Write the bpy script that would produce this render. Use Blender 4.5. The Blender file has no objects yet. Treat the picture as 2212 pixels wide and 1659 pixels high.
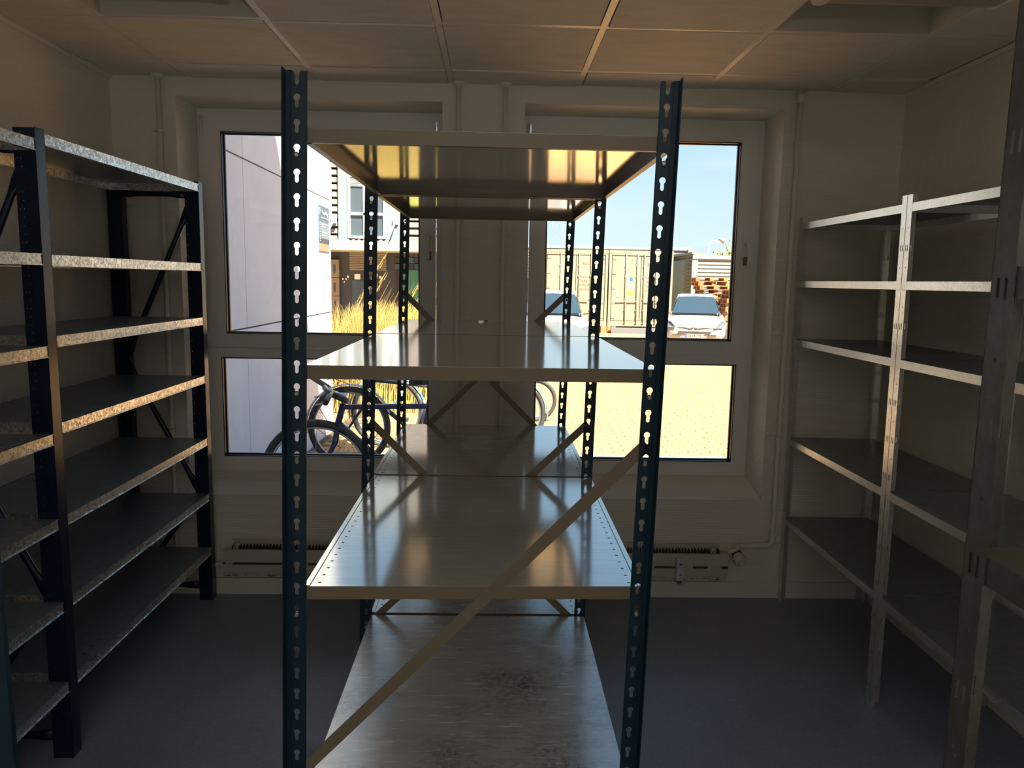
import bpy, math, random
from mathutils import Vector, Matrix
from mathutils.geometry import tessellate_polygon
random.seed(7)
PI = math.pi
sc = bpy.context.scene
COL = sc.collection

# ------------------------------------------------------------------ camera
EYE = 1.603
cam = bpy.data.cameras.new('camera')
cam.sensor_fit = 'HORIZONTAL'; cam.sensor_width = 36.0
cam.lens = 1665.0 / 2212.0 * 36.0
cam.clip_start = 0.05; cam.clip_end = 400
co = bpy.data.objects.new('camera', cam); COL.objects.link(co)
yaw, pitch, roll = [math.radians(a) for a in (1.3522, 7.6320, 1.0018)]
fw = Vector((math.sin(yaw)*math.cos(pitch), math.cos(yaw)*math.cos(pitch), -math.sin(pitch)))
rt = Vector((math.cos(yaw), -math.sin(yaw), 0)); up = rt.cross(fw)
r2 = rt*math.cos(roll) + up*math.sin(roll); u2 = up*math.cos(roll) - rt*math.sin(roll)
M3 = Matrix((r2, u2, -fw)).transposed()
co.matrix_world = Matrix.Translation((0, 0, EYE)) @ M3.to_4x4()
sc.camera = co

# ------------------------------------------------------------------ world, sun, exposure
w = bpy.data.worlds.new('world'); sc.world = w; w.use_nodes = True
nt = w.node_tree; nt.nodes.clear()
def N(nt, t, **k):
    n = nt.nodes.new(t)
    for a, b in k.items(): setattr(n, a, b)
    return n
tc = N(nt, 'ShaderNodeTexCoord'); sep = N(nt, 'ShaderNodeSeparateXYZ')
nt.links.new(tc.outputs['Generated'], sep.inputs[0])
rmp = N(nt, 'ShaderNodeValToRGB')
el = rmp.color_ramp.elements
el[0].position = 0.0; el[0].color = (.74, .86, .93, 1)
el[1].position = 1.0; el[1].color = (.16, .34, .78, 1)
e = el.new(.10); e.color = (.62, .80, .93, 1)
e = el.new(.20); e.color = (.46, .70, .93, 1)
e = el.new(.5); e.color = (.27, .50, .86, 1)
nt.links.new(sep.outputs['Z'], rmp.inputs[0])
mp = N(nt, 'ShaderNodeMapping'); mp.inputs['Scale'].default_value = (1.2, 1.2, 9)
nz = N(nt, 'ShaderNodeTexNoise'); nz.inputs['Scale'].default_value = 2.2; nz.inputs['Detail'].default_value = 6
cr = N(nt, 'ShaderNodeValToRGB'); cr.color_ramp.elements[0].position = .52; cr.color_ramp.elements[1].position = .85
cr.color_ramp.elements[1].color = (.5, .5, .5, 1)
mx = N(nt, 'ShaderNodeMix', data_type='RGBA'); mx.inputs[7].default_value = (.86, .92, .96, 1)
bg = N(nt, 'ShaderNodeBackground'); bg.inputs['Strength'].default_value = .205
ow = N(nt, 'ShaderNodeOutputWorld')
nt.links.new(tc.outputs['Generated'], mp.inputs[0]); nt.links.new(mp.outputs[0], nz.inputs[0])
nt.links.new(nz.outputs[0], cr.inputs[0]); nt.links.new(cr.outputs[0], mx.inputs[0])
nt.links.new(rmp.outputs[0], mx.inputs[6]); nt.links.new(mx.outputs[2], bg.inputs[0]); nt.links.new(bg.outputs[0], ow.inputs[0])

sun = bpy.data.lights.new('sun', 'SUN'); sun.energy = 5.6; sun.color = (1, .91, .75); sun.angle = math.radians(.6)
so = bpy.data.objects.new('sun', sun); COL.objects.link(so)
so.rotation_euler = Vector((-.6, 1, -1.627)).to_track_quat('-Z', 'Y').to_euler()
so.location = (4, -6, 12)
# the two windows as light portals: they only steer sampling of the sky
for px in (-.89, .75):
    pl = bpy.data.lights.new('window_portal', 'AREA'); pl.shape = 'RECTANGLE'; pl.size = 1.2; pl.size_y = 1.75
    pl.cycles.is_portal = True
    po = bpy.data.objects.new('window_portal', pl); COL.objects.link(po)
    po.location = (px, 4.2, 1.48); po.rotation_euler = (math.radians(-90), 0, 0)
# added fill light behind the viewer, shining in through the added rear doorway
cl_ = bpy.data.lights.new('rear_fill_light', 'AREA'); cl_.shape = 'RECTANGLE'; cl_.size = 2.4; cl_.size_y = .5; cl_.energy = 3.8; cl_.color = (1, .97, .94)
clo = bpy.data.objects.new('rear_fill_light', cl_); COL.objects.link(clo); clo.location = (.15, -3.3, 2.55)
# added fill light aimed at the ceiling, unseen behind the viewer
ul = bpy.data.lights.new('fill_uplight', 'AREA'); ul.shape = 'DISK'; ul.size = .30; ul.energy = 5.0; ul.color = (1, .98, .96)
ulo = bpy.data.objects.new('fill_uplight', ul); COL.objects.link(ulo); ulo.location = (.2, -1.35, 1.60); ulo.rotation_euler = (math.radians(180), 0, 0)
sc.view_settings.view_transform = 'Standard'; sc.view_settings.look = 'None'
sc.view_settings.gamma = 1.0; sc.view_settings.use_curve_mapping = False
sc.view_settings.exposure = 2.65
cy = sc.cycles
cy.use_denoising = True; cy.denoiser = 'OPENIMAGEDENOISE'
cy.max_bounces = 12; cy.diffuse_bounces = 7; cy.glossy_bounces = 6; cy.transparent_max_bounces = 12
cy.sample_clamp_indirect = 6.0; cy.caustics_reflective = True; cy.blur_glossy = .5
cy.use_light_tree = True

# ------------------------------------------------------------------ materials
def mat(name, base, rough=.5, metal=0.0, spec=.5, nodes=None, coat=0.0, **k):
    m = bpy.data.materials.new(name); m.use_nodes = True
    nt = m.node_tree; b = nt.nodes['Principled BSDF']
    b.inputs['Base Color'].default_value = (*base, 1)
    b.inputs['Roughness'].default_value = rough; b.inputs['Metallic'].default_value = metal
    b.inputs['Specular IOR Level'].default_value = spec
    b.inputs['Coat Weight'].default_value = coat
    for a, v in k.items(): b.inputs[a].default_value = v
    if nodes: nodes(nt, b)
    return m
def coords(nt, scale=(1, 1, 1), rot=(0, 0, 0)):
    t = N(nt, 'ShaderNodeTexCoord'); mp = N(nt, 'ShaderNodeMapping')
    mp.inputs['Scale'].default_value = scale; mp.inputs['Rotation'].default_value = rot
    nt.links.new(t.outputs['Object'], mp.inputs[0]); return mp.outputs[0]
def noise(nt, vec, s, d=4, r=.55):
    n = N(nt, 'ShaderNodeTexNoise'); n.inputs['Scale'].default_value = s; n.inputs['Detail'].default_value = d
    n.inputs['Roughness'].default_value = r
    nt.links.new(vec, n.inputs[0]); return n.outputs[0]
def ramp(nt, fac, stops):
    r = N(nt, 'ShaderNodeValToRGB'); e = r.color_ramp.elements
    while len(e) < len(stops): e.new(.5)
    for i, (p, c) in enumerate(stops):
        e[i].position = p; e[i].color = (*c, 1) if len(c) == 3 else c
    nt.links.new(fac, r.inputs[0]); return r.outputs[0]
def mixc(nt, fac, a, b, mode='MIX'):
    m = N(nt, 'ShaderNodeMix', data_type='RGBA', blend_type=mode)
    if isinstance(fac, (int, float)): m.inputs[0].default_value = fac
    else: nt.links.new(fac, m.inputs[0])
    for i, v in ((6, a), (7, b)):
        if isinstance(v, tuple): m.inputs[i].default_value = (*v, 1)
        else: nt.links.new(v, m.inputs[i])
    return m.outputs[2]
def bump(nt, b, h, strength=.2, dist=.002):
    n = N(nt, 'ShaderNodeBump'); n.inputs['Strength'].default_value = strength; n.inputs['Distance'].default_value = dist
    nt.links.new(h, n.inputs['Height'])
    nt.links.new(n.outputs[0], b.inputs['Normal'])
G = lambda v: (v, v, v)
def maprange(nt, v, a, b, c, d):
    n = N(nt, 'ShaderNodeMapRange')
    for i, x in enumerate((a, b, c, d)): n.inputs[i+1].default_value = x
    nt.links.new(v, n.inputs[0]); return n.outputs[0]

def wallpaper(scale):
    def f(nt, b):
        v = coords(nt, scale)
        wv = N(nt, 'ShaderNodeTexWave', bands_direction='Z'); wv.inputs['Scale'].default_value = 38
        wv.inputs['Distortion'].default_value = 1.2; wv.inputs['Detail'].default_value = 1
        nt.links.new(coords(nt), wv.inputs[0])
        n = noise(nt, v, 300, 2)
        h = mixc(nt, .35, wv.outputs[0], n)
        bump(nt, b, h, .8, .0014)
        st = noise(nt, coords(nt), 1.1, 5)
        c = ramp(nt, st, [(.35, (.76, .72, .64)), (.7, (.82, .79, .72))])
        nt.links.new(c, b.inputs['Base Color'])
    return f
M = {}
M['wall'] = mat('wallpaper_paint', (.62, .60, .53), .75, spec=.25, nodes=wallpaper((1, 1, 1)))
M['trim'] = mat('trim_paint', (.78, .76, .70), .5, spec=.4)
M['frame'] = mat('window_frame_white', (.78, .79, .78), .32, spec=.5)
M['bead'] = mat('glazing_bead', (.80, .80, .76), .25)
M['gasket'] = mat('black_rubber_gasket', (.012, .012, .02), .35)
M['pipe'] = mat('cream_pipe_paint', (.80, .77, .69), .3)
M['tbar'] = mat('ceiling_grid_white', (.82, .80, .74), .4)
def f_ceil(nt, b):
    v = coords(nt); n = noise(nt, v, 260, 3); bump(nt, b, n, .35, .001)
    s = noise(nt, coords(nt, (2, 6, 1)), 2.4, 6, .7)
    c = ramp(nt, s, [(.3, (.76, .72, .64)), (.55, (.84, .80, .73)), (.9, (.85, .82, .75))])
    sp = N(nt, 'ShaderNodeTexVoronoi'); sp.inputs['Scale'].default_value = 9; nt.links.new(v, sp.inputs[0])
    k = maprange(nt, sp.outputs['Distance'], .018, .03, 0, 1)
    nt.links.new(mixc(nt, k, (.22, .17, .12), c), b.inputs['Base Color'])
M['ceil'] = mat('ceiling_board', (.7, .66, .58), .8, spec=.2, nodes=f_ceil)
M['dark'] = mat('dark_void', (.01, .01, .01), .9)
M['recess'] = mat('recess_inside', (.7, .66, .56), .6)
M['lampcover'] = mat('prismatic_lamp_cover', (.46, .42, .33), .28)
def f_floor(nt, b):
    v = coords(nt); n1 = noise(nt, v, 3.2, 6, .65); n2 = noise(nt, coords(nt, (1, 1, 1)), 60, 3)
    c = ramp(nt, n1, [(.3, (.215, .25, .335)), (.5, (.26, .30, .39)), (.75, (.31, .335, .42))])
    c = mixc(nt, .25, c, ramp(nt, n2, [(.35, (.19, .22, .29)), (.7, (.36, .39, .48))]))
    sp = noise(nt, coords(nt, (1, 3, 1), (0, 0, .5)), 14, 8, .75)
    k = maprange(nt, sp, .66, .74, 0, .5)
    nt.links.new(mixc(nt, k, c, (.36, .35, .36)), b.inputs['Base Color'])
    nt.links.new(maprange(nt, n1, .3, .7, .38, .55), b.inputs['Roughness'])
    bump(nt, b, n2, .12, .0008)
M['floor'] = mat('vinyl_floor', (.06, .06, .08), .45, spec=.4, nodes=f_floor)

def f_shelf(stain):
    def f(nt, b):
        v = coords(nt)
        s1 = noise(nt, coords(nt, (1.5, 14, 1)), 6, 7, .65)     # brushed streaks across the shelf
        s2 = noise(nt, coords(nt, (3, 60, 1), (0, 0, .12)), 9, 6, .7)
        c = ramp(nt, s1, [(.3, (.60, .60, .56)), (.6, (.70, .70, .66)), (.8, (.76, .76, .73))])
        sc1 = maprange(nt, s2, .69, .74, 0, .75)
        c = mixc(nt, sc1, c, (.10, .085, .07))
        if stain:
            a = noise(nt, v, 2.6, 6, .6); d = noise(nt, v, 55, 5, .8)
            m = N(nt, 'ShaderNodeMath', operation='MULTIPLY')
            nt.links.new(maprange(nt, a, .48, .68, 0, 1), m.inputs[0]); nt.links.new(maprange(nt, d, .42, .62, .15, 1), m.inputs[1])
            c = mixc(nt, m.outputs[0], c, (.075, .045, .04))
            a2 = noise(nt, coords(nt, (.7, 2, 1)), 2.0, 5, .6)
            m2 = N(nt, 'ShaderNodeMath', operation='MULTIPLY')
            nt.links.new(maprange(nt, a2, .5, .7, 0, .8), m2.inputs[0]); nt.links.new(maprange(nt, s2, .5, .65, 0, 1), m2.inputs[1])
            c = mixc(nt, m2.outputs[0], c, (.12, .11, .10))
        b.inputs['Coat Roughness'].default_value = .10 + .1*stain
        nt.links.new(c, b.inputs['Base Color'])
        nt.links.new(maprange(nt, s1, .3, .75, .085 + .10*stain, .15 + .16*stain), b.inputs['Roughness'])
        s3 = noise(nt, coords(nt, (1, 2.5, 1), (0, 0, .4)), 34, 5, .7)
        bump(nt, b, mixc(nt, .5, s3, s2), .045, .0008)
    return f
M['shelf'] = mat('beige_enamel_shelf', (.45, .43, .37), .22, metal=.38, spec=1.0, coat=.6, nodes=f_shelf(0))
M['shelfworn'] = mat('worn_enamel_shelf', (.45, .43, .37), .3, metal=.25, spec=.8, coat=.25, nodes=f_shelf(1))
M['lip'] = mat('shaded_enamel_edge', (.22, .175, .115), .38, spec=.4)  # same enamel as the shelves, colour darkened for shade on edges and braces
M['teal'] = mat('teal_blue_enamel', (.006, .032, .060), .38, spec=.35)
M['navy'] = mat('navy_enamel', (.006, .015, .048), .27, spec=.5)
M['bolt'] = mat('zinc_bolt', (.45, .42, .36), .35, metal=.9)
M['blackbolt'] = mat('dark_bolt', (.03, .03, .03), .4, metal=.6)
def f_galv(bright, scale=1.0, top=False, lo=.62):
    def f(nt, b):
        v = coords(nt)
        vo = N(nt, 'ShaderNodeTexVoronoi'); vo.inputs['Scale'].default_value = 95*scale; nt.links.new(v, vo.inputs[0])
        n = noise(nt, v, 40*scale, 6, .7); st = noise(nt, coords(nt, (1, 1, 3)), 4, 5, .6)
        sp = N(nt, 'ShaderNodeSeparateColor'); nt.links.new(vo.outputs['Color'], sp.inputs[0])
        f1 = n if lo > .7 else mixc(nt, .55, sp.outputs[0], n)
        c = ramp(nt, f1, [(.32, tuple(x*(.9 if top else lo) for x in bright)), (.62, bright)])
        c = mixc(nt, maprange(nt, st, .45, .75, 0, .15 if top else .45), c, tuple(x*.6 for x in bright))
        nt.links.new(c, b.inputs['Base Color'])
        nt.links.new(maprange(nt, f1, .3, .7, .40 if top else .42, .34 if top else .26), b.inputs['Roughness'])
        bump(nt, b, f1, .06 if (top or lo > .7) else .25, .0006)
    return f
M['galv'] = mat('galvanised_spangle', (.62, .62, .6), .35, metal=.85, nodes=f_galv((.92, .91, .87), 1.5, lo=.5))
M['galvtop'] = mat('galvanised_dusty_top', (.3, .31, .32), .4, metal=.55, nodes=f_galv((.36, .415, .46), .6, True))
M['zinc'] = mat('zinc_plated_steel', (.6, .6, .58), .35, metal=.85, nodes=f_galv((.84, .83, .79), 3.0, lo=.8))
M['zinctop'] = mat('zinc_shelf_top', (.34, .35, .34), .4, metal=.5, nodes=f_galv((.30, .33, .33), .5, True))
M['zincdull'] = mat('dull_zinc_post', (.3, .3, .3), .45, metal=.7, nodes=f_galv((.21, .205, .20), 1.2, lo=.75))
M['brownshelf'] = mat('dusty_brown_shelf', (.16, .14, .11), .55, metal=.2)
M['paper'] = mat('paper_sticker', (.75, .75, .78), .6)
M['ink'] = mat('black_ink', (.02, .02, .03), .6)
def f_rad(nt, b):
    v = coords(nt); n = noise(nt, coords(nt, (10, 1, 30)), 2.2, 7, .8); n2 = noise(nt, coords(nt, (3, 1, 3)), 3, 4)
    sp = N(nt, 'ShaderNodeSeparateXYZ'); nt.links.new(v, sp.inputs[0])
    def mul(a, c):
        m = N(nt, 'ShaderNodeMath', operation='MULTIPLY'); nt.links.new(a, m.inputs[0]); nt.links.new(c, m.inputs[1]); return m.outputs[0]
    low = mul(maprange(nt, sp.outputs['Z'], .004, .030, 1, 0), maprange(nt, n, .50, .56, 0, 1))
    seam = mul(mul(maprange(nt, sp.outputs['Z'], .060, .066, 0, 1), maprange(nt, sp.outputs['Z'], .072, .080, 1, 0)), maprange(nt, n2, .47, .52, 0, 1))
    ad = N(nt, 'ShaderNodeMath', operation='MAXIMUM'); nt.links.new(low, ad.inputs[0]); nt.links.new(seam, ad.inputs[1])
    nt.links.new(mixc(nt, ad.outputs[0], (.55, .53, .47), (.05, .025, .015)), b.inputs['Base Color'])
M['radiator'] = mat('chipped_radiator_paint', (.6, .58, .52), .4, nodes=f_rad)
M['fins'] = mat('rusty_fins', (.13, .10, .05), .7)
M['plastic'] = mat('white_plastic', (.62, .62, .64), .4)
M['valve'] = mat('cream_valve_plastic', (.66, .63, .50), .4)
# glass: thin pane
def glassmat(name, tint=(.96, .98, .97)):
    m = bpy.data.materials.new(name); m.use_nodes = True; nt = m.node_tree; nt.nodes.clear()
    t = N(nt, 'ShaderNodeBsdfTransparent'); t.inputs[0].default_value = (*tint, 1)
    g = N(nt, 'ShaderNodeBsdfGlossy'); g.inputs['Roughness'].default_value = .02
    fr = N(nt, 'ShaderNodeFresnel'); fr.inputs[0].default_value = 1.5
    ms = N(nt, 'ShaderNodeMixShader'); o = N(nt, 'ShaderNodeOutputMaterial')
    nt.links.new(fr.outputs[0], ms.inputs[0]); nt.links.new(t.outputs[0], ms.inputs[1]); nt.links.new(g.outputs[0], ms.inputs[2])
    nt.links.new(ms.outputs[0], o.inputs[0]); return m
M['glass'] = glassmat('window_glass')
# outdoors
def f_conc(nt, b):
    v = coords(nt); n = noise(nt, v, 1.6, 7, .6); n2 = noise(nt, coords(nt, (6, 6, .5)), 5, 5)
    c = ramp(nt, n, [(.3, (.58, .62, .70)), (.7, (.66, .70, .78))])
    nt.links.new(mixc(nt, maprange(nt, n2, .6, .8, 0, .25), c, (.52, .5, .48)), b.inputs['Base Color'])
M['concrete'] = mat('pale_concrete_panel', (.72, .71, .69), .8, nodes=f_conc)
M['joint'] = mat('dark_joint', (.12, .11, .11), .9)
def f_pav(nt, b):
    v = coords(nt); n = noise(nt, v, 7, 5); n2 = noise(nt, v, 90, 3)
    c = ramp(nt, n, [(.3, (.36, .17, .050)), (.7, (.45, .225, .072))])
    c = mixc(nt, .3, c, ramp(nt, n2, [(.3, (.26, .14, .045)), (.7, (.55, .33, .12))]))
    nt.links.new(c, b.inputs['Base Color']); bump(nt, b, n2, .3, .002)
M['paver'] = mat('sandy_paver', (.6, .48, .32), .85, nodes=f_pav)
def f_gr(nt, b):
    t = N(nt, 'ShaderNodeTexBrick'); t.inputs['Scale'].default_value = 1
    t.inputs['Brick Width'].default_value = .206; t.inputs['Row Height'].default_value = .106; t.inputs['Mortar Size'].default_value = .005
    t.inputs['Color1'].default_value = (.39, .195, .060, 1); t.inputs['Color2'].default_value = (.45, .225, .072, 1); t.inputs['Mortar'].default_value = (.14, .08, .04, 1)
    nt.links.new(coords(nt, rot=(0, 0, .05)), t.inputs[0])
    n = noise(nt, coords(nt), .4, 5)
    nt.links.new(mixc(nt, maprange(nt, n, .4, .7, 0, .3), t.outputs[0], (.5, .38, .25)), b.inputs['Base Color'])
M['ground'] = mat('paved_yard', (.6, .48, .32), .9, nodes=f_gr)
M['sand'] = mat('joint_sand', (.085, .048, .022), .95)
M['kerb'] = mat('grey_concrete_edging', (.14, .13, .115), .85)
M['white'] = mat('white_car_paint', (.24, .245, .25), .18, coat=.6)
M['carglass'] = mat('car_glass', (.02, .035, .05), .06, spec=.7)
M['tyre'] = mat('black_rubber', (.03, .03, .03), .7)
M['chrome'] = mat('bright_metal', (.75, .76, .78), .2, metal=1)
M['headlamp'] = mat('headlamp_lens', (.16, .18, .20), .12, metal=.5)
M['grille'] = mat('dark_grille', (.04, .04, .045), .4)
M['plate'] = mat('number_plate', (.27, .26, .24), .4)
M['platered'] = mat('plate_red_edge', (.6, .06, .04), .5)
M['eublue'] = mat('plate_blue', (.02, .10, .55), .5)
M['yellow'] = mat('yellow_air_freshener', (.85, .80, .05), .5)
M['container'] = mat('cream_container_paint', (.225, .20, .135), .5)
M['contgrey'] = mat('container_bar_grey', (.19, .185, .165), .4)
M['contdark'] = mat('stencil_dark', (.16, .13, .10), .7)
M['rust'] = mat('rusty_foot', (.42, .14, .06), .9)
M['clad'] = mat('pale_ribbed_cladding', (.215, .215, .195), .6)
M['cladgrey'] = mat('grey_ribbed_cladding', (.10, .103, .112), .6)
M['cladpink'] = mat('pinkish_ribbed_cladding', (.19, .165, .16), .6)
def f_moss(nt, b):
    n = noise(nt, coords(nt, (1, 1, .5)), 2, 5)
    nt.links.new(ramp(nt, n, [(.35, (.19, .165, .11)), (.65, (.155, .135, .05))]), b.inputs['Base Color'])
M['moss'] = mat('mossy_cladding', (.45, .42, .28), .8, nodes=f_moss)
M['panelblue'] = mat('pale_blue_grey_panel', (.135, .16, .185), .7)
M['greywall'] = mat('slate_grey_wall', (.038, .045, .060), .8)
M['shutter'] = mat('brown_grey_shutter', (.22, .20, .18), .7)
M['creamdoor'] = mat('cream_sectional_door', (.22, .185, .135), .6)
M['green'] = mat('teal_green_mural', (.025, .16, .11), .7)
M['greenlight'] = mat('light_green_mural', (.12, .32, .06), .7)
M['greenpale'] = mat('pale_green_mural', (.17, .32, .22), .7)
M['darkglass'] = mat('dark_window_glass', (.05, .065, .08), .08)
M['roofsheet'] = mat('canopy_roof_sheet', (.15, .13, .118), .6)
M['gutter'] = mat('pale_gutter', (.20, .20, .14), .5)
def f_wood(nt, b):
    n = noise(nt, coords(nt, (1, 1, 1)), 3, 4)
    nt.links.new(ramp(nt, n, [(.35, (.26, .09, .025)), (.65, (.36, .16, .048))]), b.inputs['Base Color'])
M['pallet'] = mat('orange_pallet_wood', (.7, .36, .14), .8, nodes=f_wood)
M['palletblue'] = mat('blue_pallet_paint', (.035, .09, .16), .8)
M['palletgrey'] = mat('weathered_pallet_wood', (.20, .175, .15), .9)
M['straw'] = mat('dry_straw', (.36, .235, .065), .8)
M['straw2'] = mat('greenish_straw', (.30, .27, .07), .8)
M['leaf'] = mat('olive_leaf', (.20, .21, .06), .7)
M['bark'] = mat('bark', (.12, .09, .06), .9)
M['lampgrey'] = mat('galvanised_lamp_post', (.42, .44, .45), .5)
M['bikeblue'] = mat('dark_blue_bike_paint', (.02, .035, .12), .25)
M['bikeblack'] = mat('black_bike_paint', (.03, .032, .04), .3)
M['bikesteel'] = mat('steel_blue_bike_paint', (.20, .27, .36), .3)
M['biketeal'] = mat('teal_fender', (.06, .16, .20), .3)
M['fendergrey'] = mat('grey_fender', (.40, .42, .45), .35)
M['alu'] = mat('aluminium', (.55, .56, .58), .3, metal=.9)
M['grip'] = mat('brown_grip', (.09, .065, .06), .7)
M['orange'] = mat('orange_reflector', (.9, .3, .03), .4)
M['signblue'] = mat('sign_slate_blue', (.075, .12, .17), .5)
M['signlight'] = mat('sign_pale_blue', (.15, .20, .24), .5)
M['signsand'] = mat('sign_sand', (.25, .20, .13), .5)
M['signwhite'] = mat('sign_white', (.45, .46, .46), .5)
M['roof'] = mat('roof_felt', (.2, .2, .2), .9)

# ------------------------------------------------------------------ mesh helpers
def wloc(o):
    v = Vector((0, 0, 0))
    while o is not None: v += Vector(o.location); o = o.parent
    return v
class MB:
    def __init__(s): s.v = []; s.f = []; s.m = []; s.s = []; s.mats = []; s.cur = 0
    def use(s, m):
        if m not in s.mats: s.mats.append(m)
        s.cur = s.mats.index(m); return s
    def add(s, vs, fs, smooth=False):
        b = len(s.v); s.v += [tuple(x) for x in vs]
        for f in fs: s.f.append(tuple(b+i for i in f)); s.m.append(s.cur); s.s.append(smooth)
        return s
    def box(s, x0, x1, y0, y1, z0, z1):
        return s.add([(x0,y0,z0),(x1,y0,z0),(x1,y1,z0),(x0,y1,z0),(x0,y0,z1),(x1,y0,z1),(x1,y1,z1),(x0,y1,z1)],
                     [(0,3,2,1),(4,5,6,7),(0,1,5,4),(1,2,6,5),(2,3,7,6),(3,0,4,7)])
    def prism(s, pts, d):
        d = Vector(d); n = len(pts); a = [Vector(p) for p in pts]; b = [p+d for p in a]
        s.add(a+b, [tuple(range(n))[::-1], tuple(range(n, 2*n))] + [(i, (i+1) % n, n+(i+1) % n, n+i) for i in range(n)])
        return s
    def bar(s, p, q, w, t, up=(0, 0, 1)):
        p = Vector(p); q = Vector(q); d = (q-p).normalized(); u = Vector(up); r = d.cross(u)
        if r.length < 1e-4: r = d.cross(Vector((1, 0, 0)))
        r.normalize(); u = r.cross(d).normalized()
        r = r*w/2; u = u*t/2
        s.add([p-r-u, p+r-u, p+r+u, p-r+u, q-r-u, q+r-u, q+r+u, q-r+u], [(0,1,2,3),(7,6,5,4),(0,4,5,1),(1,5,6,2),(2,6,7,3),(3,7,4,0)])
        return s
    def tube(s, pts, r, n=10, closed=False):
        pts = [Vector(p) for p in pts]; k = len(pts); rs = r if isinstance(r, (list, tuple)) else [r]*k
        vs = []; pr = None
        for i, p in enumerate(pts):
            a = pts[(i-1) % k] if (closed or i > 0) else p
            c = pts[(i+1) % k] if (closed or i < k-1) else p
            d = (c-a).normalized()
            if pr is None: pr = d.cross(Vector((0, 0, 1))) if abs(d.z) < .9 else d.cross(Vector((1, 0, 0)))
            x = (pr - d*pr.dot(d)).normalized(); pr = x; y = d.cross(x)
            for j in range(n):
                t = 2*PI*j/n; vs.append(p + x*math.cos(t)*rs[i] + y*math.sin(t)*rs[i])
        fs = []
        for i in range(k if closed else k-1):
            for j in range(n):
                a = i*n+j; b = i*n+(j+1) % n; c = ((i+1) % k)*n+(j+1) % n; d = ((i+1) % k)*n+j
                fs.append((a, b, c, d))
        s.add(vs, fs, True)
        if not closed:
            b = len(s.v)-len(vs)
            s.f.append(tuple(b+j for j in range(n))[::-1]); s.m.append(s.cur); s.s.append(False)
            s.f.append(tuple(b+(k-1)*n+j for j in range(n))); s.m.append(s.cur); s.s.append(False)
        return s
    def strip(s, u1, vh, n, holes, fn, t, u0=0.0, v0=0.0):
        """plate of n modules (each vh high, u0..u1 wide) with polygon holes; fn(u,v,w)->xyz, thickness t along w"""
        outer = [(u0, 0), (u1, 0), (u1, vh), (u0, vh)]
        loops = [outer] + holes; flat = [p for l in loops for p in l]
        tris = tessellate_polygon([[Vector((a, b, 0)) for a, b in l] for l in loops]); N_ = len(flat)
        for k in range(n):
            o = v0+k*vh
            vs = [fn(u, v+o, 0) for u, v in flat] + [fn(u, v+o, t) for u, v in flat]
            fs = [tuple(x) for x in tris] + [tuple(i+N_ for i in x)[::-1] for x in tris]
            b = 4
            for h in holes:
                m = len(h); fs += [(b+i, b+(i+1) % m, N_+b+(i+1) % m, N_+b+i) for i in range(m)]; b += m
            fs += [(1, 2, N_+2, N_+1), (3, 0, N_, N_+3)]
            if k == 0: fs.append((0, 1, N_+1, N_))
            if k == n-1: fs.append((2, 3, N_+3, N_+2))
            s.add(vs, fs)
        return s
    def xf(s, fn): s.v = [tuple(fn(*p)) for p in s.v]; return s
    def mesh(s, name, origin=(0, 0, 0), mat=None):
        me = bpy.data.meshes.new(name); o = Vector(origin)
        me.from_pydata([Vector(p)-o for p in s.v], [], s.f)
        ms = s.mats or [mat]
        for m in ms: me.materials.append(M[m] if isinstance(m, str) else m)
        me.polygons.foreach_set('material_index', s.m); me.polygons.foreach_set('use_smooth', s.s)
        me.update(); return me
    def build(s, name, mat=None, parent=None, origin=None, label=None):
        if mat and s.mats: pass
        org = wloc(parent) if parent is not None else Vector(origin or (0, 0, 0))
        me = s.mesh(name, org, mat); o = bpy.data.objects.new(name, me); COL.objects.link(o)
        if parent is not None: o.parent = parent
        else: o.location = org
        if label: o['label'] = label
        return o
def inst(me, name, parent, wl, rot=0):
    o = bpy.data.objects.new(name, me); COL.objects.link(o); o.parent = parent
    o.location = Vector(wl) - (wloc(parent) if parent is not None else Vector((0, 0, 0))); o.rotation_euler = (0, 0, rot); return o
def tag(o, label, cat, group=None):
    o['label'] = label; o['category'] = cat
    if group: o['group'] = group
    return o
def thing(name, label, cat, loc=(0, 0, 0), group=None):
    o = bpy.data.objects.new(name, None); COL.objects.link(o); o.location = loc; o.empty_display_size = .1
    return tag(o, label, cat, group)
def struct(o): o['kind'] = 'structure'; return o
def stuff(o): o['kind'] = 'stuff'; return o
def text(body, size, parent, wl, rot, m='ink', ext=.0005, align='LEFT', name='lettering', sx=1.0):
    c = bpy.data.curves.new(name, 'FONT'); c.body = body; c.size = size; c.extrude = ext; c.align_x = align; c.align_y = 'CENTER'
    c.resolution_u = 2
    c.materials.append(M[m]); o = bpy.data.objects.new(name, c); COL.objects.link(o)
    if parent is not None: o.parent = parent
    bpy.context.view_layer.update()
    me = bpy.data.meshes.new_from_object(o.evaluated_get(bpy.context.evaluated_depsgraph_get())); bpy.data.objects.remove(o)
    o = bpy.data.objects.new(name, me); COL.objects.link(o); o.parent = parent
    o.location = Vector(wl)-wloc(parent); o.rotation_euler = rot; o.scale = (sx, 1, 1); return o
def circ(cx, cz, r, n=8, rz=None): return [(cx+r*math.cos(2*PI*i/n), cz+(rz or r)*math.sin(2*PI*i/n)) for i in range(n)]

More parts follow.
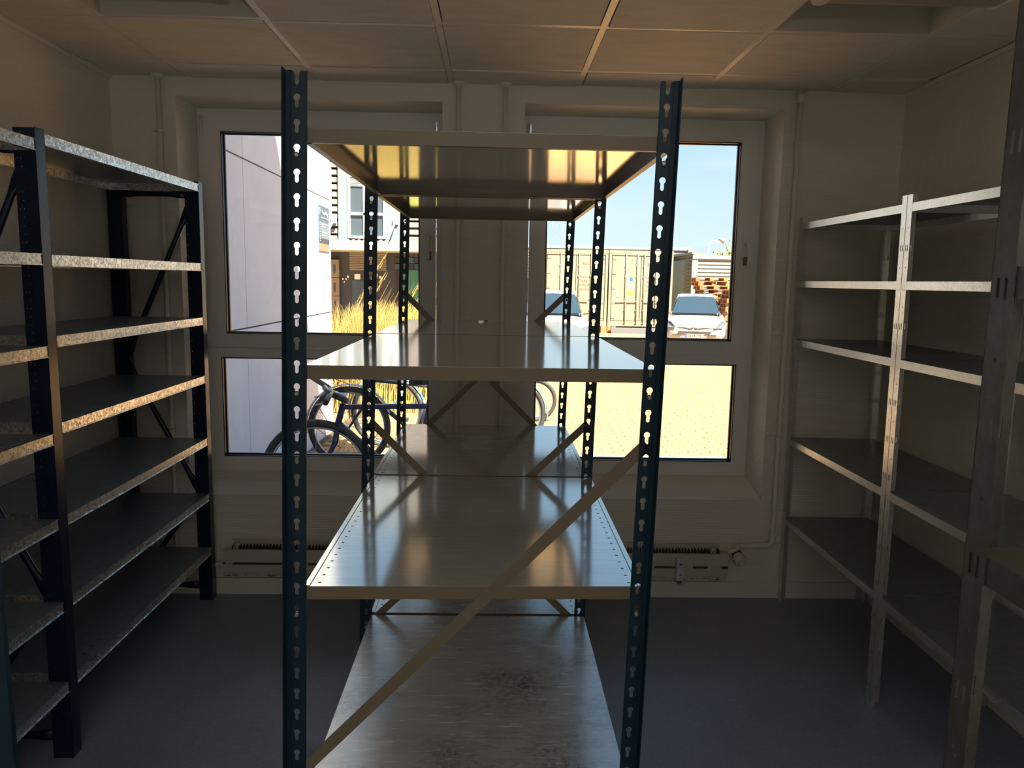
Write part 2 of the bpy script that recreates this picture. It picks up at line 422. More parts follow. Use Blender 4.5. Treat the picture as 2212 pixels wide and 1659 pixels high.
# ------------------------------------------------------------------ room shell
RL, RR, RF, RB, RC = -1.811, 1.944, 3.785, -2.2, 2.522       # left, right, window wall, rear, ceiling
struct(MB().box(RL-.2, RR+.2, RB-.2, 4.15, -.12, 0).build('floor', 'floor'))
struct(MB().box(RL-.2, RL, RB, 4.15, 0, 2.9).build('wall_left', 'wall'))
struct(MB().box(RR, RR+.2, RB, 4.15, 0, 2.9).build('wall_right', 'wall'))
# unseen rear wall; doorway and corridor added to let fill light in
DX0, DX1, DH = -.75, 1.05, 2.12
struct(MB().box(RL-.2, DX0, RB-.2, RB, 0, 2.9).box(DX1, RR+.2, RB-.2, RB, 0, 2.9).box(DX0, DX1, RB-.2, RB, DH, 2.9).build('wall_rear', 'wall'))
cor = struct(MB().box(-3.2, 3.4, -4.3, -4.2, 0, 2.6).box(-3.3, -3.2, -4.3, RB-.2, 0, 2.6).box(3.4, 3.5, -4.3, RB-.2, 0, 2.6).box(-3.3, RL-.2, RB-.3, RB-.2, 0, 2.6).box(RR+.2, 3.5, RB-.3, RB-.2, 0, 2.6).build('wall_fill_corridor', 'wall'))
struct(MB().box(-3.3, 3.5, -4.3, RB-.2, 2.6, 2.7).build('ceiling_fill_corridor', 'tbar'))
struct(MB().box(-3.3, 3.5, -4.3, RB-.2, -.12, 0).build('floor_fill_corridor', 'kerb'))
W1 = (-1.510, -.262); W2 = (.130, 1.366)                     # window openings
ZS, ZSB, ZH = .518, .578, 2.433
m = MB()
for a, b in ((RL, W1[0]), (W1[1], W2[0]), (W2[1], RR)): m.box(a, b, RF, 4.15, 0, 2.9)
for a, b in (W1, W2):
    m.box(a, b, RF, 4.15, ZH, 2.9)
    m.prism([(a, RF, 0), (a, 4.15, 0), (a, 4.15, ZSB), (a, 4.05, ZSB), (a, RF, ZS)], (b-a, 0, 0))
struct(m.build('wall_back', 'wall'))
for i, (a, b) in enumerate((W1, W2)):
    m = MB(); t = .024
    m.box(a-t, a, RF-.003, RF, ZS-t, ZH+t); m.box(b, b+t, RF-.003, RF, ZS-t, ZH+t)
    m.box(a, b, RF-.003, RF, ZH, ZH+t); m.box(a, b, RF-.003, RF, ZS-t, ZS)
    struct(m.build('trim_%d' % (i+1), 'wall'))
struct(MB().box(RL, RR, RF-.012, RF, 0, .085).build('baseboard_back', 'trim'))
struct(MB().box(RL, RL+.012, RB, RF, 0, .085).build('baseboard_left', 'trim'))
struct(MB().box(RR-.012, RR, RB, RF, 0, .085).build('baseboard_right', 'trim'))
struct(MB().box(RL, RL+.014, RB, RF, RC-.02, RC).build('trim_3', 'tbar'))
struct(MB().box(RR-.014, RR, RB, RF, RC-.02, RC).build('trim_4', 'tbar'))

# ceiling: slab, grid and single boards
ceil = struct(MB().use('dark').box(RL-.2, RR+.2, RB-.2, 4.15, RC+.2, RC+.4).build('ceiling'))
SX = [RL+.014, -1.438, -.859, -.2207, .380, .984, 1.582, RR-.014]; SX[2] = -.840; SX[1] = -1.440
SY = [RB, -1.25, -.65, -.05, .55, 1.15, 1.75, 2.350, 2.945, 3.540, RF]
rec = {(1, 5): 0, (1, 6): 0, (1, 7): 0, (5, 7): 0, (5, 6): 0, (5, 5): 0}
bw = .0125
g = MB()
for x in SX[1:-1]: g.box(x-bw, x+bw, RB, RF, RC-.001, RC+.03)
for y in SY[1:-1]:
    for i in range(len(SX)-1):
        yy = y if y != 1.75 else y
        if (i, SY.index(y)) in rec and (i, SY.index(y)-1) in rec: continue
        g.box(SX[i]+bw, SX[i+1]-bw, yy-bw, yy+bw, RC-.0005, RC+.03)
g.box(SX[0]-.02, SX[-1]+.02, RB, RF, RC+.035, RC+.04) if False else None
g.build('ceiling_grid', 'tbar', ceil)
for i in range(len(SX)-1):
    for j in range(len(SY)-1):
        if (i, j) in rec: continue
        gp = .005; dz = random.uniform(-.006, .003)
        x0 = SX[i]+(bw if i else 0)+gp*random.uniform(.2, 1.1); x1 = SX[i+1]-(bw if i < len(SX)-2 else 0)-gp*random.uniform(.2, 1.1)
        y0 = SY[j]+(bw if j else 0)+gp*random.uniform(.3, 1.3); y1 = SY[j+1]-(bw if j < len(SY)-2 else 0)-gp*random.uniform(.2, 1.3)
        MB().box(x0, x1, y0, y1, RC-.001+dz, RC+.02).build('ceiling_board', 'ceil', ceil)
for i in (1, 5):                                             # recesses above the two lamps
    x0, x1, y0, y1 = SX[i]+bw+.006, SX[i+1]-bw-.006, SY[5]+bw+.006, SY[8]-bw-.006; h = .15; m = MB()
    m.box(x0-.0065, x0-.004, y0, y1, RC+.001, RC+.004)
    m.box(x0-.005, x0, y0-.005, y1+.005, RC-.0002, RC+h); m.box(x1, x1+.005, y0-.005, y1+.005, RC-.0002, RC+h)
    m.box(x0, x1, y1, y1+.005, RC-.0002, RC+h); m.box(x0, x1, y0-.005, y0, RC-.0002, RC+h); m.box(x0, x1, y0, y1, RC+h, RC+h+.004)
    m.build('recess_lining', 'recess', ceil)
def lamp(x0, x1, label):
    t = thing('ceiling_lamp', label, 'lamp', ((x0+x1)/2, 2.45, RC+.02), 'surface lamps in the ceiling recesses')
    prof = [(2.22, RC+.02), (2.22, RC-.01), (2.235, RC-.035), (2.26, RC-.052), (2.30, RC-.060), (2.58, RC-.060), (2.62, RC-.052), (2.645, RC-.035), (2.66, RC-.01), (2.66, RC+.02)]
    prof = [(y-.12, z) for y, z in prof]
    MB().prism([(x0+.018, y, z) for y, z in prof], (x1-x0-.036, 0, 0)).build('lamp_cover', 'lampcover', t)
    pc = [(y+(.006 if y > 2.3 else -.006), z-.005) for y, z in prof]
    for a in (x0, x1-.02): MB().prism([(a, y, z) for y, z in pc], (.02, 0, 0)).build('end_cap', 'tbar', t)
    MB().box(x0+.06, x1-.06, 2.14, 2.50, RC+.02, RC+.06).build('lamp_body', 'tbar', t)
    for a in (x0+.1, x1-.1): MB().box(a-.01, a+.01, 2.30, 2.35, RC+.06, RC+.15).build('hanger', 'tbar', t)
lamp(.975, 1.545, 'fluorescent ceiling lamp with rounded yellowed cover at the right side of the ceiling')
lamp(-1.43, -.86, 'fluorescent ceiling lamp in the ceiling recess above the navy shelving')

# ------------------------------------------------------------------ windows
def window(n, a, b, lx, rx, sx0, sx1, lo):
    o = struct(MB().use('frame')
        .box(a, sx0-.005, 4.05, 4.12, ZSB, ZH).box(sx1+.005, b, 4.05, 4.12, ZSB, ZH)
        .box(sx0-.005, sx1+.005, 4.05, 4.12, 2.395, ZH)
        .box(sx0-.005, lo[0]-.012, 4.05, 4.12, ZSB, 1.232).box(lo[1]+.012, sx1+.005, 4.05, 4.12, ZSB, 1.232)
        .box(lo[0]-.012, lo[1]+.012, 4.05, 4.12, ZSB, .638).box(lo[0]-.012, lo[1]+.012, 4.05, 4.12, 1.192, 1.232)
        .build('window_%d' % n))
    def ring(x0, x1, z0, z1, w_, y0, y1): return [(x0, x0+w_, z0, z1), (x1-w_, x1, z0, z1), (x0+w_, x1-w_, z0, z0+w_), (x0+w_, x1-w_, z1-w_, z1)]
    s = MB()
    for q in [(sx0, lx-.012, 1.235, 2.392), (rx+.012, sx1, 1.235, 2.392), (lx-.012, rx+.012, 1.235, 1.293), (lx-.012, rx+.012, 2.334, 2.392)]:
        s.box(q[0], q[1], 4.035, 4.10, q[2], q[3])
    s.build('window_sash', 'frame', o)
    for (x0, x1, z0, z1, y) in ((lx, rx, 1.305, 2.322, 4.035), (lo[0], lo[1], .65, 1.180, 4.052)):
        bd = MB()
        for q in ring(x0-.012, x1+.012, z0-.012, z1+.012, .012, 0, 0): bd.box(q[0], q[1], y-.001, y+.03, q[2], q[3])
        bd.build('glazing_bead', 'bead', o)
        gk = MB()
        for q in ring(x0, x1, z0, z1, .004, 0, 0): gk.box(q[0], q[1], y+.006, y+.035, q[2], q[3])
        gk.build('gasket', 'gasket', o)
        MB().box(x0+.001, x1-.001, y+.030, y+.034, z0+.001, z1-.001).build('window_pane', 'glass', o)
        sp = MB()
        for q in ring(x0, x1, z0, z1, .010, 0, 0): sp.box(q[0], q[1], y+.036, y+.05, q[2], q[3])
        sp.build('glazing_spacer', 'gasket', o)
    for z in (2.35, 1.27):
        MB().tube([(sx0-.012, 4.04, z-.045), (sx0-.012, 4.04, z+.045)], .008).build('hinge', 'frame', o)
    hx = sx1-.032
    h = MB().box(hx-.016, hx+.016, 4.023, 4.036, 1.70, 1.872).build('handle_plate', 'frame', o)
    MB().box(hx-.013, hx+.013, 4.0225, 4.024, 1.702, 1.745).build('handle_recess', 'lip', h)
    MB().tube([(hx, 4.03, 1.815), (hx, 3.99, 1.818), (hx, 3.975, 1.80), (hx, 3.962, 1.76), (hx, 3.966, 1.725), (hx, 3.98, 1.703)], [.012, .012, .011, .009, .009, .008], 8).build('handle_lever', 'bead', h)
    return o
window(1, W1[0], W1[1], -1.394, -.392, -1.478, -.312, (-1.431, -.347))
window(2, W2[0], W2[1], .255, 1.248, .172, 1.328, (.215, 1.288))

# ------------------------------------------------------------------ heating pipes and radiator
def pipe(label, x, pts_extra=None, z1=RC, clamps=(2.27, .862), flare=True):
    t = thing('heating_pipe', label, 'pipe', (x, 3.755, .30))
    MB().tube([(x, 3.755, z1)]+(pts_extra or [(x, 3.755, .30)]), .0115, 10).build('pipe_run', 'pipe', t)
    for z in clamps:
        c = MB().tube([(x, 3.755, z-.009), (x, 3.755, z+.009)], .0145, 10).tube([(x-.014, 3.755, z), (x-.030, 3.752, z)], .006, 8).build('pipe_clamp', 'pipe', t)
    if flare:
        prof = [(RC-.002, .030), (RC-.008, .031), (RC-.016, .024), (RC-.024, .014)]
        MB().tube([(x, 3.755, z) for z, r in prof], [r for z, r in prof], 14).build('ceiling_collar', 'pipe', t)
    return t
pipe('white heating pipe to the left of the left window', -1.576, [(-1.576, 3.755, .20), (-1.565, 3.755, .175), (-1.54, 3.755, .16), (-1.34, 3.755, .16)])
pipe('white heating pipe on the wall between the windows, beside the left window', -.184, clamps=())
pipe('white heating pipe on the wall between the windows, beside the right window', .035, clamps=())
rp = pipe('white heating pipe beside the right window bending to the radiator valve', 1.428, [(1.428, 3.755, .32), (1.425, 3.755, .30), (1.41, 3.755, .29), (1.39, 3.755, .286), (1.26, 3.755, .286)], flare=False)
MB().tube([(1.428, 3.755, .35), (1.428, 3.755, .33), (1.424, 3.755, .30), (1.41, 3.755, .289), (1.38, 3.755, .286), (1.355, 3.755, .286)], .0155, 10).build('elbow_fitting', 'pipe', rp)
MB().tube([(1.428, 3.755, 2.50), (1.428, 3.755, 2.46)], [.02, .014], 10).build('pipe_bracket', 'pipe', rp)
rad = thing('radiator', 'long low white panel radiator with chipped rusty paint under both windows', 'radiator', (-.07, 3.72, .12))
MB().box(-1.33, 1.19, 3.699, 3.712, .123, .258).build('front_panel', 'radiator', rad)
MB().box(-1.33, 1.19, 3.697, 3.699, .186, .191).build('weld_seam', 'radiator', rad)
MB().box(-1.30, 1.16, 3.757, 3.768, .125, .292).build('back_panel', 'radiator', rad)
fm = MB()
for i in range(150):
    x = -1.29+i*.01635; fm.box(x, x+.004, 3.713, 3.756, .13, .272)
stuff(fm.build('convector_fins', 'fins', rad))
for x in (-1.27, 1.12): MB().tube([(x, 3.715, .262), (x, 3.752, .272)], .014, 10).build('top_connector', 'radiator', rad)
MB().box(-1.33, -1.30, 3.712, 3.757, .13, .25).build('side_cap', 'radiator', rad); MB().box(1.16, 1.19, 3.712, 3.757, .13, .25).build('side_cap', 'radiator', rad)
for x in (-.9, .3, .95): MB().box(x-.01, x+.01, 3.70, RF, .10, .13).build('wall_bracket', 'fins', rad)
v = MB().tube([(1.255, 3.755, .286), (1.235, 3.72, .275), (1.19, 3.72, .262)], .010, 8).build('valve_body', 'pipe', rad)
MB().use('gasket').tube([(1.243, 3.735, .25), (1.243, 3.712, .246)], .026, 14).use('valve').tube([(1.243, 3.712, .246), (1.243, 3.700, .243), (1.243, 3.66, .236), (1.243, 3.652, .234)], [.024, .030, .031, .026], 18).tube([(1.243, 3.652, .234), (1.243, 3.643, .232)], [.019, .015], 14).build('thermostat_head', None, v)
he = MB().use('plastic').box(.925, .961, 3.674, 3.699, .128, .243).build('heat_meter', None, rad)
MB().box(.938, .953, 3.6732, 3.674, .210, .219).build('meter_display', 'gasket', he)
for x in (.942, .949): MB().box(x-.001, x+.001, 3.6732, 3.674, .226, .2285).build('indicator', 'gasket', he)
MB().box(.941, .947, 3.6732, 3.674, .155, .161).build('sensor_window', 'gasket', he)

# ------------------------------------------------------------------ centre rack (teal uprights, beige shelves)
LEAN = .0195
def keyhole(cx, cz):
    r = .0072; h = .0042; pts = []
    a0 = math.radians(-58); a1 = math.radians(238)
    for i in range(9):
        a = a0+(a1-a0)*i/8; pts.append((cx+r*math.cos(a), cz+r*math.sin(a)))
    zb = cz-.0172
    for i in range(5):
        a = PI+PI*i/4; pts.append((cx+h*math.cos(a), zb+h*math.sin(a)))
    return pts
def upright(sgn, flange_dir, height=2.021):
    """hole line at x=0; sgn=-1 outer edge towards -x; flange_dir -1 towards the camera"""
    m = MB(); inn = .0195 if sgn < 0 else .0145; t = .002
    zph = .019                                   # hole heads at .019+.05n
    n = 40; u0, u1 = -.012, inn
    fn = (lambda u, v, w: (-sgn*u, w, v))
    m.strip(u1, .05, n, [keyhole(0, .0305)], fn, t, u0=u0, v0=zph-.0305+.0)
    top = zph-.0305+n*.05                          # 1.9885
    # notched head: the upright is cut through the topmost keyhole
    hd = [(u0, top), (-.0072, top), (-.0072, top)]
    poly = [(u0, top), (u1, top), (u1, height), (.0085, height), (.0055, height-.004), (.0045, height-.016), (.0042, height-.024), (0, height-.028), (-.0042, height-.024), (-.0045, height-.016), (-.0055, height-.004), (-.0085, height), (u0, height)]
    m.prism([fn(a, b, 0) for a, b in poly], (0, t, 0))
    z0 = zph-.0305
    fy = -.004*(1 if flange_dir < 0 else -1)
    lo, hi = min(0, fy), max(0, fy)+t
    def bx(ua, ub, y0, y1):
        xa, xb = -sgn*ua, -sgn*ub
        m.box(min(xa, xb), max(xa, xb), y0, y1, z0, height)
    bx(-.0135, -.012, lo, hi); bx(-.0215, -.0135, fy, fy+t)
    if flange_dir < 0: bx(-.0235, -.0215, -.032, fy+t)
    else: bx(-.0235, -.0215, fy, .036)
    bx(inn-.0005, inn+.001, 0, .006)
    m.box(min(-sgn*-.023, -sgn*inn), max(-sgn*-.023, -sgn*inn), -.006, .02, 0, .0) if False else None
    m.xf(lambda x, y, z: (x+LEAN*z, y, max(z, 0.0)))
    return m.mesh('upright', mat='teal')
rack = thing('storage_rack', 'tall storage rack with teal keyhole uprights and beige enamel shelves standing in the room centre', 'rack', (-.07, 2.66, 0))
POSTS = [(-.4514, 1.655, -1, -1), (.3156, 1.670, 1, -1), (-.456, 2.655, -1, 1), (.313, 2.668, 1, 1), (-.458, 3.640, -1, 1), (.307, 3.652, 1, 1)]
cache = {}
for x, y, s_, f_ in POSTS:
    if (s_, f_) not in cache: cache[(s_, f_)] = upright(s_, f_)
    inst(cache[(s_, f_)], 'upright', rack, (x, y, 0))
def rack_shelf(name_mat, xl, xr, y0, y1, z, holes, label=None, skew=0.0):
    """xl,xr already at height z"""
    t = .0015; H = .030; m = MB().use(name_mat)
    if holes:
        n = round((y1-y0)/.0455); p = (y1-y0)/n; bwid = .06
        m.strip(bwid, p, n, [circ(.030, p*.5, .0042, 8)], lambda u, v, w: (xl+u, y0+v, z-w), t)
        m.strip(bwid, p, n, [circ(.030, p*.5, .0042, 8)], lambda u, v, w: (xr-u, y0+v, z-w), t)
        m.box(xl+bwid, xr-bwid, y0, y1, z-t, z)
        for a, b in ((xl, xl+.012), (xr-.012, xr)): m.box(a, b, y0, y1, z, z+.0022)
    else: m.box(xl, xr, y0, y1, z-t, z)
    sk = lambda x, y, zz: (x, y+skew*(x-xl)*(y1-y)/(y1-y0), zz)
    o = m.xf(sk).build('shelf', None, rack, label=label)
    l = MB().use('lip')
    l.box(xl, xr, y0-.0016, y0, z-H, z-.0004).box(xl, xr, y1, y1+.0016, z-H, z-.0004)
    l.box(xl-.0016, xl, y0, y1, z-H, z-.0004).box(xr, xr+.0016, y0, y1, z-H, z-.0004)
    l.box(xl, xr, y0, y0+.014, z-H, z-H+.0015).box(xl, xr, y1-.014, y1, z-H, z-H+.0015)
    l.box(xl, xl+.014, y0, y1, z-H, z-H+.0015).box(xr-.014, xr, y0, y1, z-H, z-H+.0015)
    e = l.xf(sk).build('shelf_edge', None, o)
    return o
for z, mm, hl in ((1.910, 'shelf', 0), (1.415, 'shelf', 0), (.916, 'shelf', 1), (.400, 'shelfworn', 1)):
    dx = LEAN*z
    rack_shelf(mm, -.4514+dx+.014, .3156+dx+.014, 1.6625, 2.6525, z, hl and z > .5, 'scratched stained shelf' if z == .4 else None, .0195)
    rack_shelf(mm, -.456+dx+.014, .311+dx+.014, 2.6755, 3.6375, z, hl)
def flat(pa, pb, ya, yb, wd=.026):
    MB().bar((pa[0], ya, pa[1]), (pb[0], yb, pb[1]), .002, wd, (0, 0, 1)).build('brace', 'lip', rack)
flat((.342, 1.248), (-.440, .462), 1.6738, 1.6585, .028)
flat((-.430, 1.108), (.318, .357), 2.6585, 2.6715); flat((.334, 1.108), (-.448, .357), 2.6740, 2.6612)
flat((-.432, 1.545), (.322, .785), 3.6435, 3.6555); flat((.337, 1.545), (-.443, .785), 3.6580, 3.6460)
def bolt(x, y, z, m='bolt', r=.0062):
    MB().tube([(x, y+.004, z), (x, y-.0035, z), (x, y-.0055, z)], [r, r, r*.6], 8).build('bolt', m, rack)
for z in (1.910, 1.415, .916, .400):
    for x, y, s_, f_ in POSTS:
        zz = .019+.05*math.floor((z-.019)/.05)-.0145
        bolt(x+LEAN*zz, y, zz-.001)
bolt(.3156+LEAN*1.235+.004, 1.662, 1.243, 'blackbolt', .0075)
for x, y, z in ((-.456, 2.648, 1.083), (.313, 2.66, 1.083), (-.458, 3.633, 1.518), (.307, 3.645, 1.518)): bolt(x+LEAN*z, y, z, 'blackbolt', .006)
MB().tube([(-.4514-.02, 1.66, 0), (-.4514-.02, 1.66, .001)], .001)
# small metal clasp left on the shelf
cl = MB().use('alu').tube([(-.062, 3.53, 1.4185), (-.040, 3.545, 1.4185)], .0035, 8)
ring = [(-.048+.014*math.cos(a), 3.535+.008*math.sin(a), 1.419+.003*math.sin(a)) for a in [2*PI*i/12 for i in range(12)]]
cl.tube(ring, .002, 6, True).box(-.074, -.052, 3.515, 3.545, 1.4150, 1.4215)
tag(cl.build('metal_clasp', None, None, (-.06, 3.53, 1.415)), 'tiny silver metal clasp lying on the upper middle rack shelf', 'clasp')

# ------------------------------------------------------------------ navy rack along the left wall
FX = -1.383
def navy_post():
    m = MB().use('navy'); t = .0018
    m.box(-t, 0, 0, .05, 0, 2.035)
    holes = [circ(.020, .0125, .0020, 6), circ(.033, .0125, .0042, 8, .0018), circ(.0085, .0125, .0022, 6), circ(.020, .0375, .0020, 6), circ(.033, .0375, .0042, 8, .0018)]
    for y in (0, .05-t): m.strip(.065, .05, 40, holes, lambda u, v, w: (-.065+u, y+w, v+.03), t)
    for y in (0, .05-t): m.box(-.065, 0, y, y+t, 0, .03)
    for y0, y1 in ((t, .012), (.038, .05-t)): m.box(-.065, -.065+t, y0, y1, 0, 2.03)
    m.box(-.065, 0, 0, .05, 2.030, 2.032)
    return m.mesh('upright')
npm = navy_post()
nrk = thing('navy_shelving', 'navy blue steel shelving with galvanised shelves along the left wall', 'shelving', (-1.59, 2.45, 0))
NY = (1.095, 2.412, 3.692)
for y in NY:
    inst(npm, 'upright', nrk, (FX, y, 0)); inst(npm, 'upright', nrk, (-1.740, y, 0))
def flat_tube(a, b, r=.0125):
    a = Vector(a); b = Vector(b); d = (b-a).normalized(); L = (b-a).length
    m = MB(); prof = [(0, .35, 1.5), (.045, .35, 1.5), (.085, 1, 1), (L-.085, 1, 1), (L-.045, .35, 1.5), (L, .35, 1.5)]
    nrm = Vector((0, 1, 0)); wd = d.cross(nrm).normalized(); vs = []; n = 10
    for p, fy, fw_ in prof:
        for j in range(n):
            t = 2*PI*j/n; vs.append(a+d*p+nrm*math.cos(t)*r*fy+wd*math.sin(t)*r*fw_)
    fs = [(i*n+j, i*n+(j+1) % n, (i+1)*n+(j+1) % n, (i+1)*n+j) for i in range(5) for j in range(n)]
    fs += [tuple(range(n))[::-1], tuple(5*n+j for j in range(n))]
    m.add(vs, fs, True); m.build('frame_brace', 'navy', nrk)
for y in NY:
    yy = y+.012; xa, xb = -1.438, -1.752
    flat_tube((xa, yy, 1.975), (xb, yy, 1.975)); flat_tube((xa, yy+.006, 1.915), (xb, yy+.006, 1.215))
    flat_tube((xb, yy, 1.185), (xa, yy, .565)); flat_tube((xa, yy+.006, .535), (xb, yy+.006, .10)); flat_tube((xa, yy, .075), (xb, yy, .075))
def galv_shelf(y0, y1, z, holes):
    t = .0015; H = .035; x0, x1 = -1.800, FX-.001
    m = MB().use('galvtop')
    if holes:
        n = round((y1-y0-.04)/.052); p = (y1-y0)/n; bwid = .075
        sl = [circ(.045, p*.5, .0095, 8, .0042)]
        m.strip(bwid, p, n, sl, lambda u, v, w: (x1-u, y0+v, z-w), t)
        m.strip(bwid, p, n, sl, lambda u, v, w: (x0+u, y0+v, z-w), t)
        m.box(x0+bwid, x1-bwid, y0, y1, z-t, z)
    else: m.box(x0, x1, y0, y1, z-t, z)
    o = m.build('shelf', None, nrk)
    l = MB().use('galv')
    l.box(x1-.0015, x1, y0, y1, z-H+.002, z-.002).box(x1-.001, x1+.0022, y0, y1, z-.0022, z+.0002).box(x1-.012, x1+.0035, y0, y1, z-H, z-H+.002)
    l.box(x0, x0+.0015, y0, y1, z-H, z).box(x0, x0+.012, y0, y1, z-H, z-H+.002)
    l.box(x0, x1, y0, y0+.0015, z-H, z-.002).box(x0, x1, y1-.0015, y1, z-H, z-.002)
    l.build('shelf_edge', None, o)
    return o
for k, z in enumerate((2.022, 1.658, 1.405, 1.127, .823, .548, .275)):
    sB = galv_shelf(2.464, 3.690, z, k >= 3)
    if k == 5: s6 = sB
    galv_shelf(1.147, 2.410, (2.000, 1.660, 1.377, 1.100, .824, .547, .272)[k], k >= 2)
st = MB().box(FX-.0005, FX+.0008, 2.985, 3.045, .517, .545).build('sticker', 'paper', s6, label='small white sticker')
text('D-vk 62', .018, s6, (FX+.0012, 2.990, .531), (PI/2, 0, PI/2), 'ink', .0002)
# a bent hook on the wall behind the top shelf
# ------------------------------------------------------------------ zinc racks on the right
def zinc_post(far=True, wd=.034, mt='zinc', h=1.93, lean=0.0):
    """corner at (0,0); front face in plane x=0 going to -y (far=True) or +y; flange along +x at y=0"""
    m = MB().use(mt); t = .0016; p = .1402; sg = -1 if far else 1
    def rect(cx, cz, w_, h_): return [(cx-w_/2, cz-h_/2), (cx+w_/2, cz-h_/2), (cx+w_/2, cz+h_/2), (cx-w_/2, cz+h_/2)]
    holes = [rect(.011, .0608, .0050, .022), rect(.0225, .0608, .0050, .022), circ(wd*.55, .131, .0026, 8)]
    m.strip(wd, p, 13, holes, lambda u, v, w: (w, sg*u, v), t)
    m.strip(wd, p, 13, holes, lambda u, v, w: (u, sg*w, v), t)
    m.box(0, t, min(0, sg*wd), max(0, sg*wd), 13*p, h); m.box(0, wd, min(0, sg*t), max(0, sg*t), 13*p, h)
    m.xf(lambda x, y, z: (x+lean*z, y, z))
    return m.mesh('upright')
zp = {(True): zinc_post(True, lean=-.0085), (False): zinc_post(False, lean=-.0085)}
def zinc_shelf(par, x0, x1, y0, y1, z, top='zinctop', edge='zinc', bent=False, lean=-.0085):
    t = .001; H = .030; dx = lean*z; x0 += dx; x1 += dx
    o = MB().box(x0, x1, y0, y1, z-t, z).build('shelf', top, par)
    l = MB().use(edge)
    if bent:
        l.box(x0-.001, x0, y0+.36, y1, z-H, z-.0003).box(x0-.001, x0, y0, y0+.25, z-H, z-.0003)
        a, b = y0+.25, y0+.36
        pts = [(x0, b, z), (x0, b, z-H), (x0-.012, (a+b)/2+.02, z-.006), (x0+.006, (a+b)/2+.015, z-H-.012), (x0+.01, (a+b)/2-.02, z-.022), (x0-.006, (a+b)/2-.025, z-H), (x0, a, z), (x0, a, z-H)]
        l.add(pts, [(0, 1, 3), (0, 3, 2), (2, 3, 4), (3, 5, 4), (4, 5, 6), (5, 7, 6)])
    else: l.box(x0-.001, x0, y0, y1, z-H, z-.0003)
    l.box(x1, x1+.001, y0, y1, z-H, z-.0003).box(x0, x1, y0, y0+.001, z-H, z-.0003).box(x0, x1, y1-.001, y1, z-H, z-.0003)
    l.box(x0, x0+.013, y0, y1, z-H, z-H+.001).box(x1-.013, x1, y0, y1, z-H, z-H+.001)
    l.build('shelf_edge', None, o)
    return o
XP = 1.481
zc = thing('zinc_shelving', 'zinc steel shelving unit next to the window wall on the right', 'shelving', (1.69, 3.27, 0))
zd = thing('zinc_shelving', 'zinc steel shelving unit on the right wall with crumpled bottom shelf edge', 'shelving', (1.69, 2.28, 0))
ZH_ = (1.900, 1.625, 1.343, .848, .438)
bk = {}
def back_post(par, x, y, far):
    m = zp[far]; inst(m, 'upright', par, (x, y, 0))
inst(zp[True], 'upright', zc, (XP, 3.762, 0)); inst(zp[False], 'upright', zc, (XP, 2.7815, 0))
mirror = {}
for far in (True, False):
    me = zp[far].copy(); 
    for vv in me.vertices: vv.co.x = -vv.co.x - .017*vv.co.z
    mirror[far] = me
inst(mirror[True], 'upright', zc, (XP+.435, 3.762, 0)); inst(mirror[False], 'upright', zc, (XP+.435, 2.7815, 0))
inst(zp[True], 'upright', zd, (XP, 2.7795, 0)); inst(zp[False], 'upright', zd, (XP, 1.790, 0))
inst(mirror[True], 'upright', zd, (XP+.435, 2.7795, 0)); inst(mirror[False], 'upright', zd, (XP+.435, 1.790, 0))
for k, z in enumerate(ZH_):
    zinc_shelf(zc, XP+.0015, XP+.433, 2.785, 3.759, z)
    zinc_shelf(zd, XP+.0015, XP+.433, 1.794, 2.776, z-(.003 if k == 4 else 0), bent=(k == 4))
ze = thing('zinc_shelving', 'nearest zinc shelving unit at the right edge, dull upright close to the viewer', 'shelving', (.7, .28, 0))
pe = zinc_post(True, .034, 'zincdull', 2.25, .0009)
me_ = pe.copy()
for vv in me_.vertices: vv.co.x = -vv.co.x
for yy, src in ((.766, 1), (-.20, 0)):
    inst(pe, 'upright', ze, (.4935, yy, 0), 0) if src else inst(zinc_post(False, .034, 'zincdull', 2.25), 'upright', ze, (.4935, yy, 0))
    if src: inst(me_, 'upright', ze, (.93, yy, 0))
for z in (1.90, 1.625, 1.337, .85, .44):
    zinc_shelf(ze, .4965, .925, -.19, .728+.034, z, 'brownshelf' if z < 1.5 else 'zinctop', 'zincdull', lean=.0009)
# part of a further rack at the left edge
tr = MB().use('teal').box(-.856, -.811, 1.25, 1.253, 0, 2.0).box(-.856, -.853, 1.253, 1.29, 0, 2.0).box(-.8112, -.8075, 1.25, 1.262, 0, 2.0)
tr.xf(lambda x, y, z: (x-.0145*z, y, z))
tag(tr.build('rack_upright', None, None, (-.82, 1.27, 0)), 'dark teal steel upright at the lower left edge in front of navy shelving', 'upright')

flo = thing('fill_light_stand', 'added stand and bowl for the unseen fill light at the rear of the room', 'lamp', (.2, -1.35, 0))  # pole and bowl added to carry the upward fill light
MB().tube([(.2, -1.35, 0), (.2, -1.35, .02), (.2, -1.35, .025)], [.14, .14, .02], 20).tube([(.2, -1.35, .02), (.2, -1.35, 1.5)], .012, 8).build('pole', 'bikeblack', flo)
MB().tube([(.2, -1.35, 1.48), (.2, -1.35, 1.52), (.2, -1.35, 1.58), (.2, -1.35, 1.595)], [.03, .12, .17, .175], 24).build('bowl', 'bikeblack', flo)

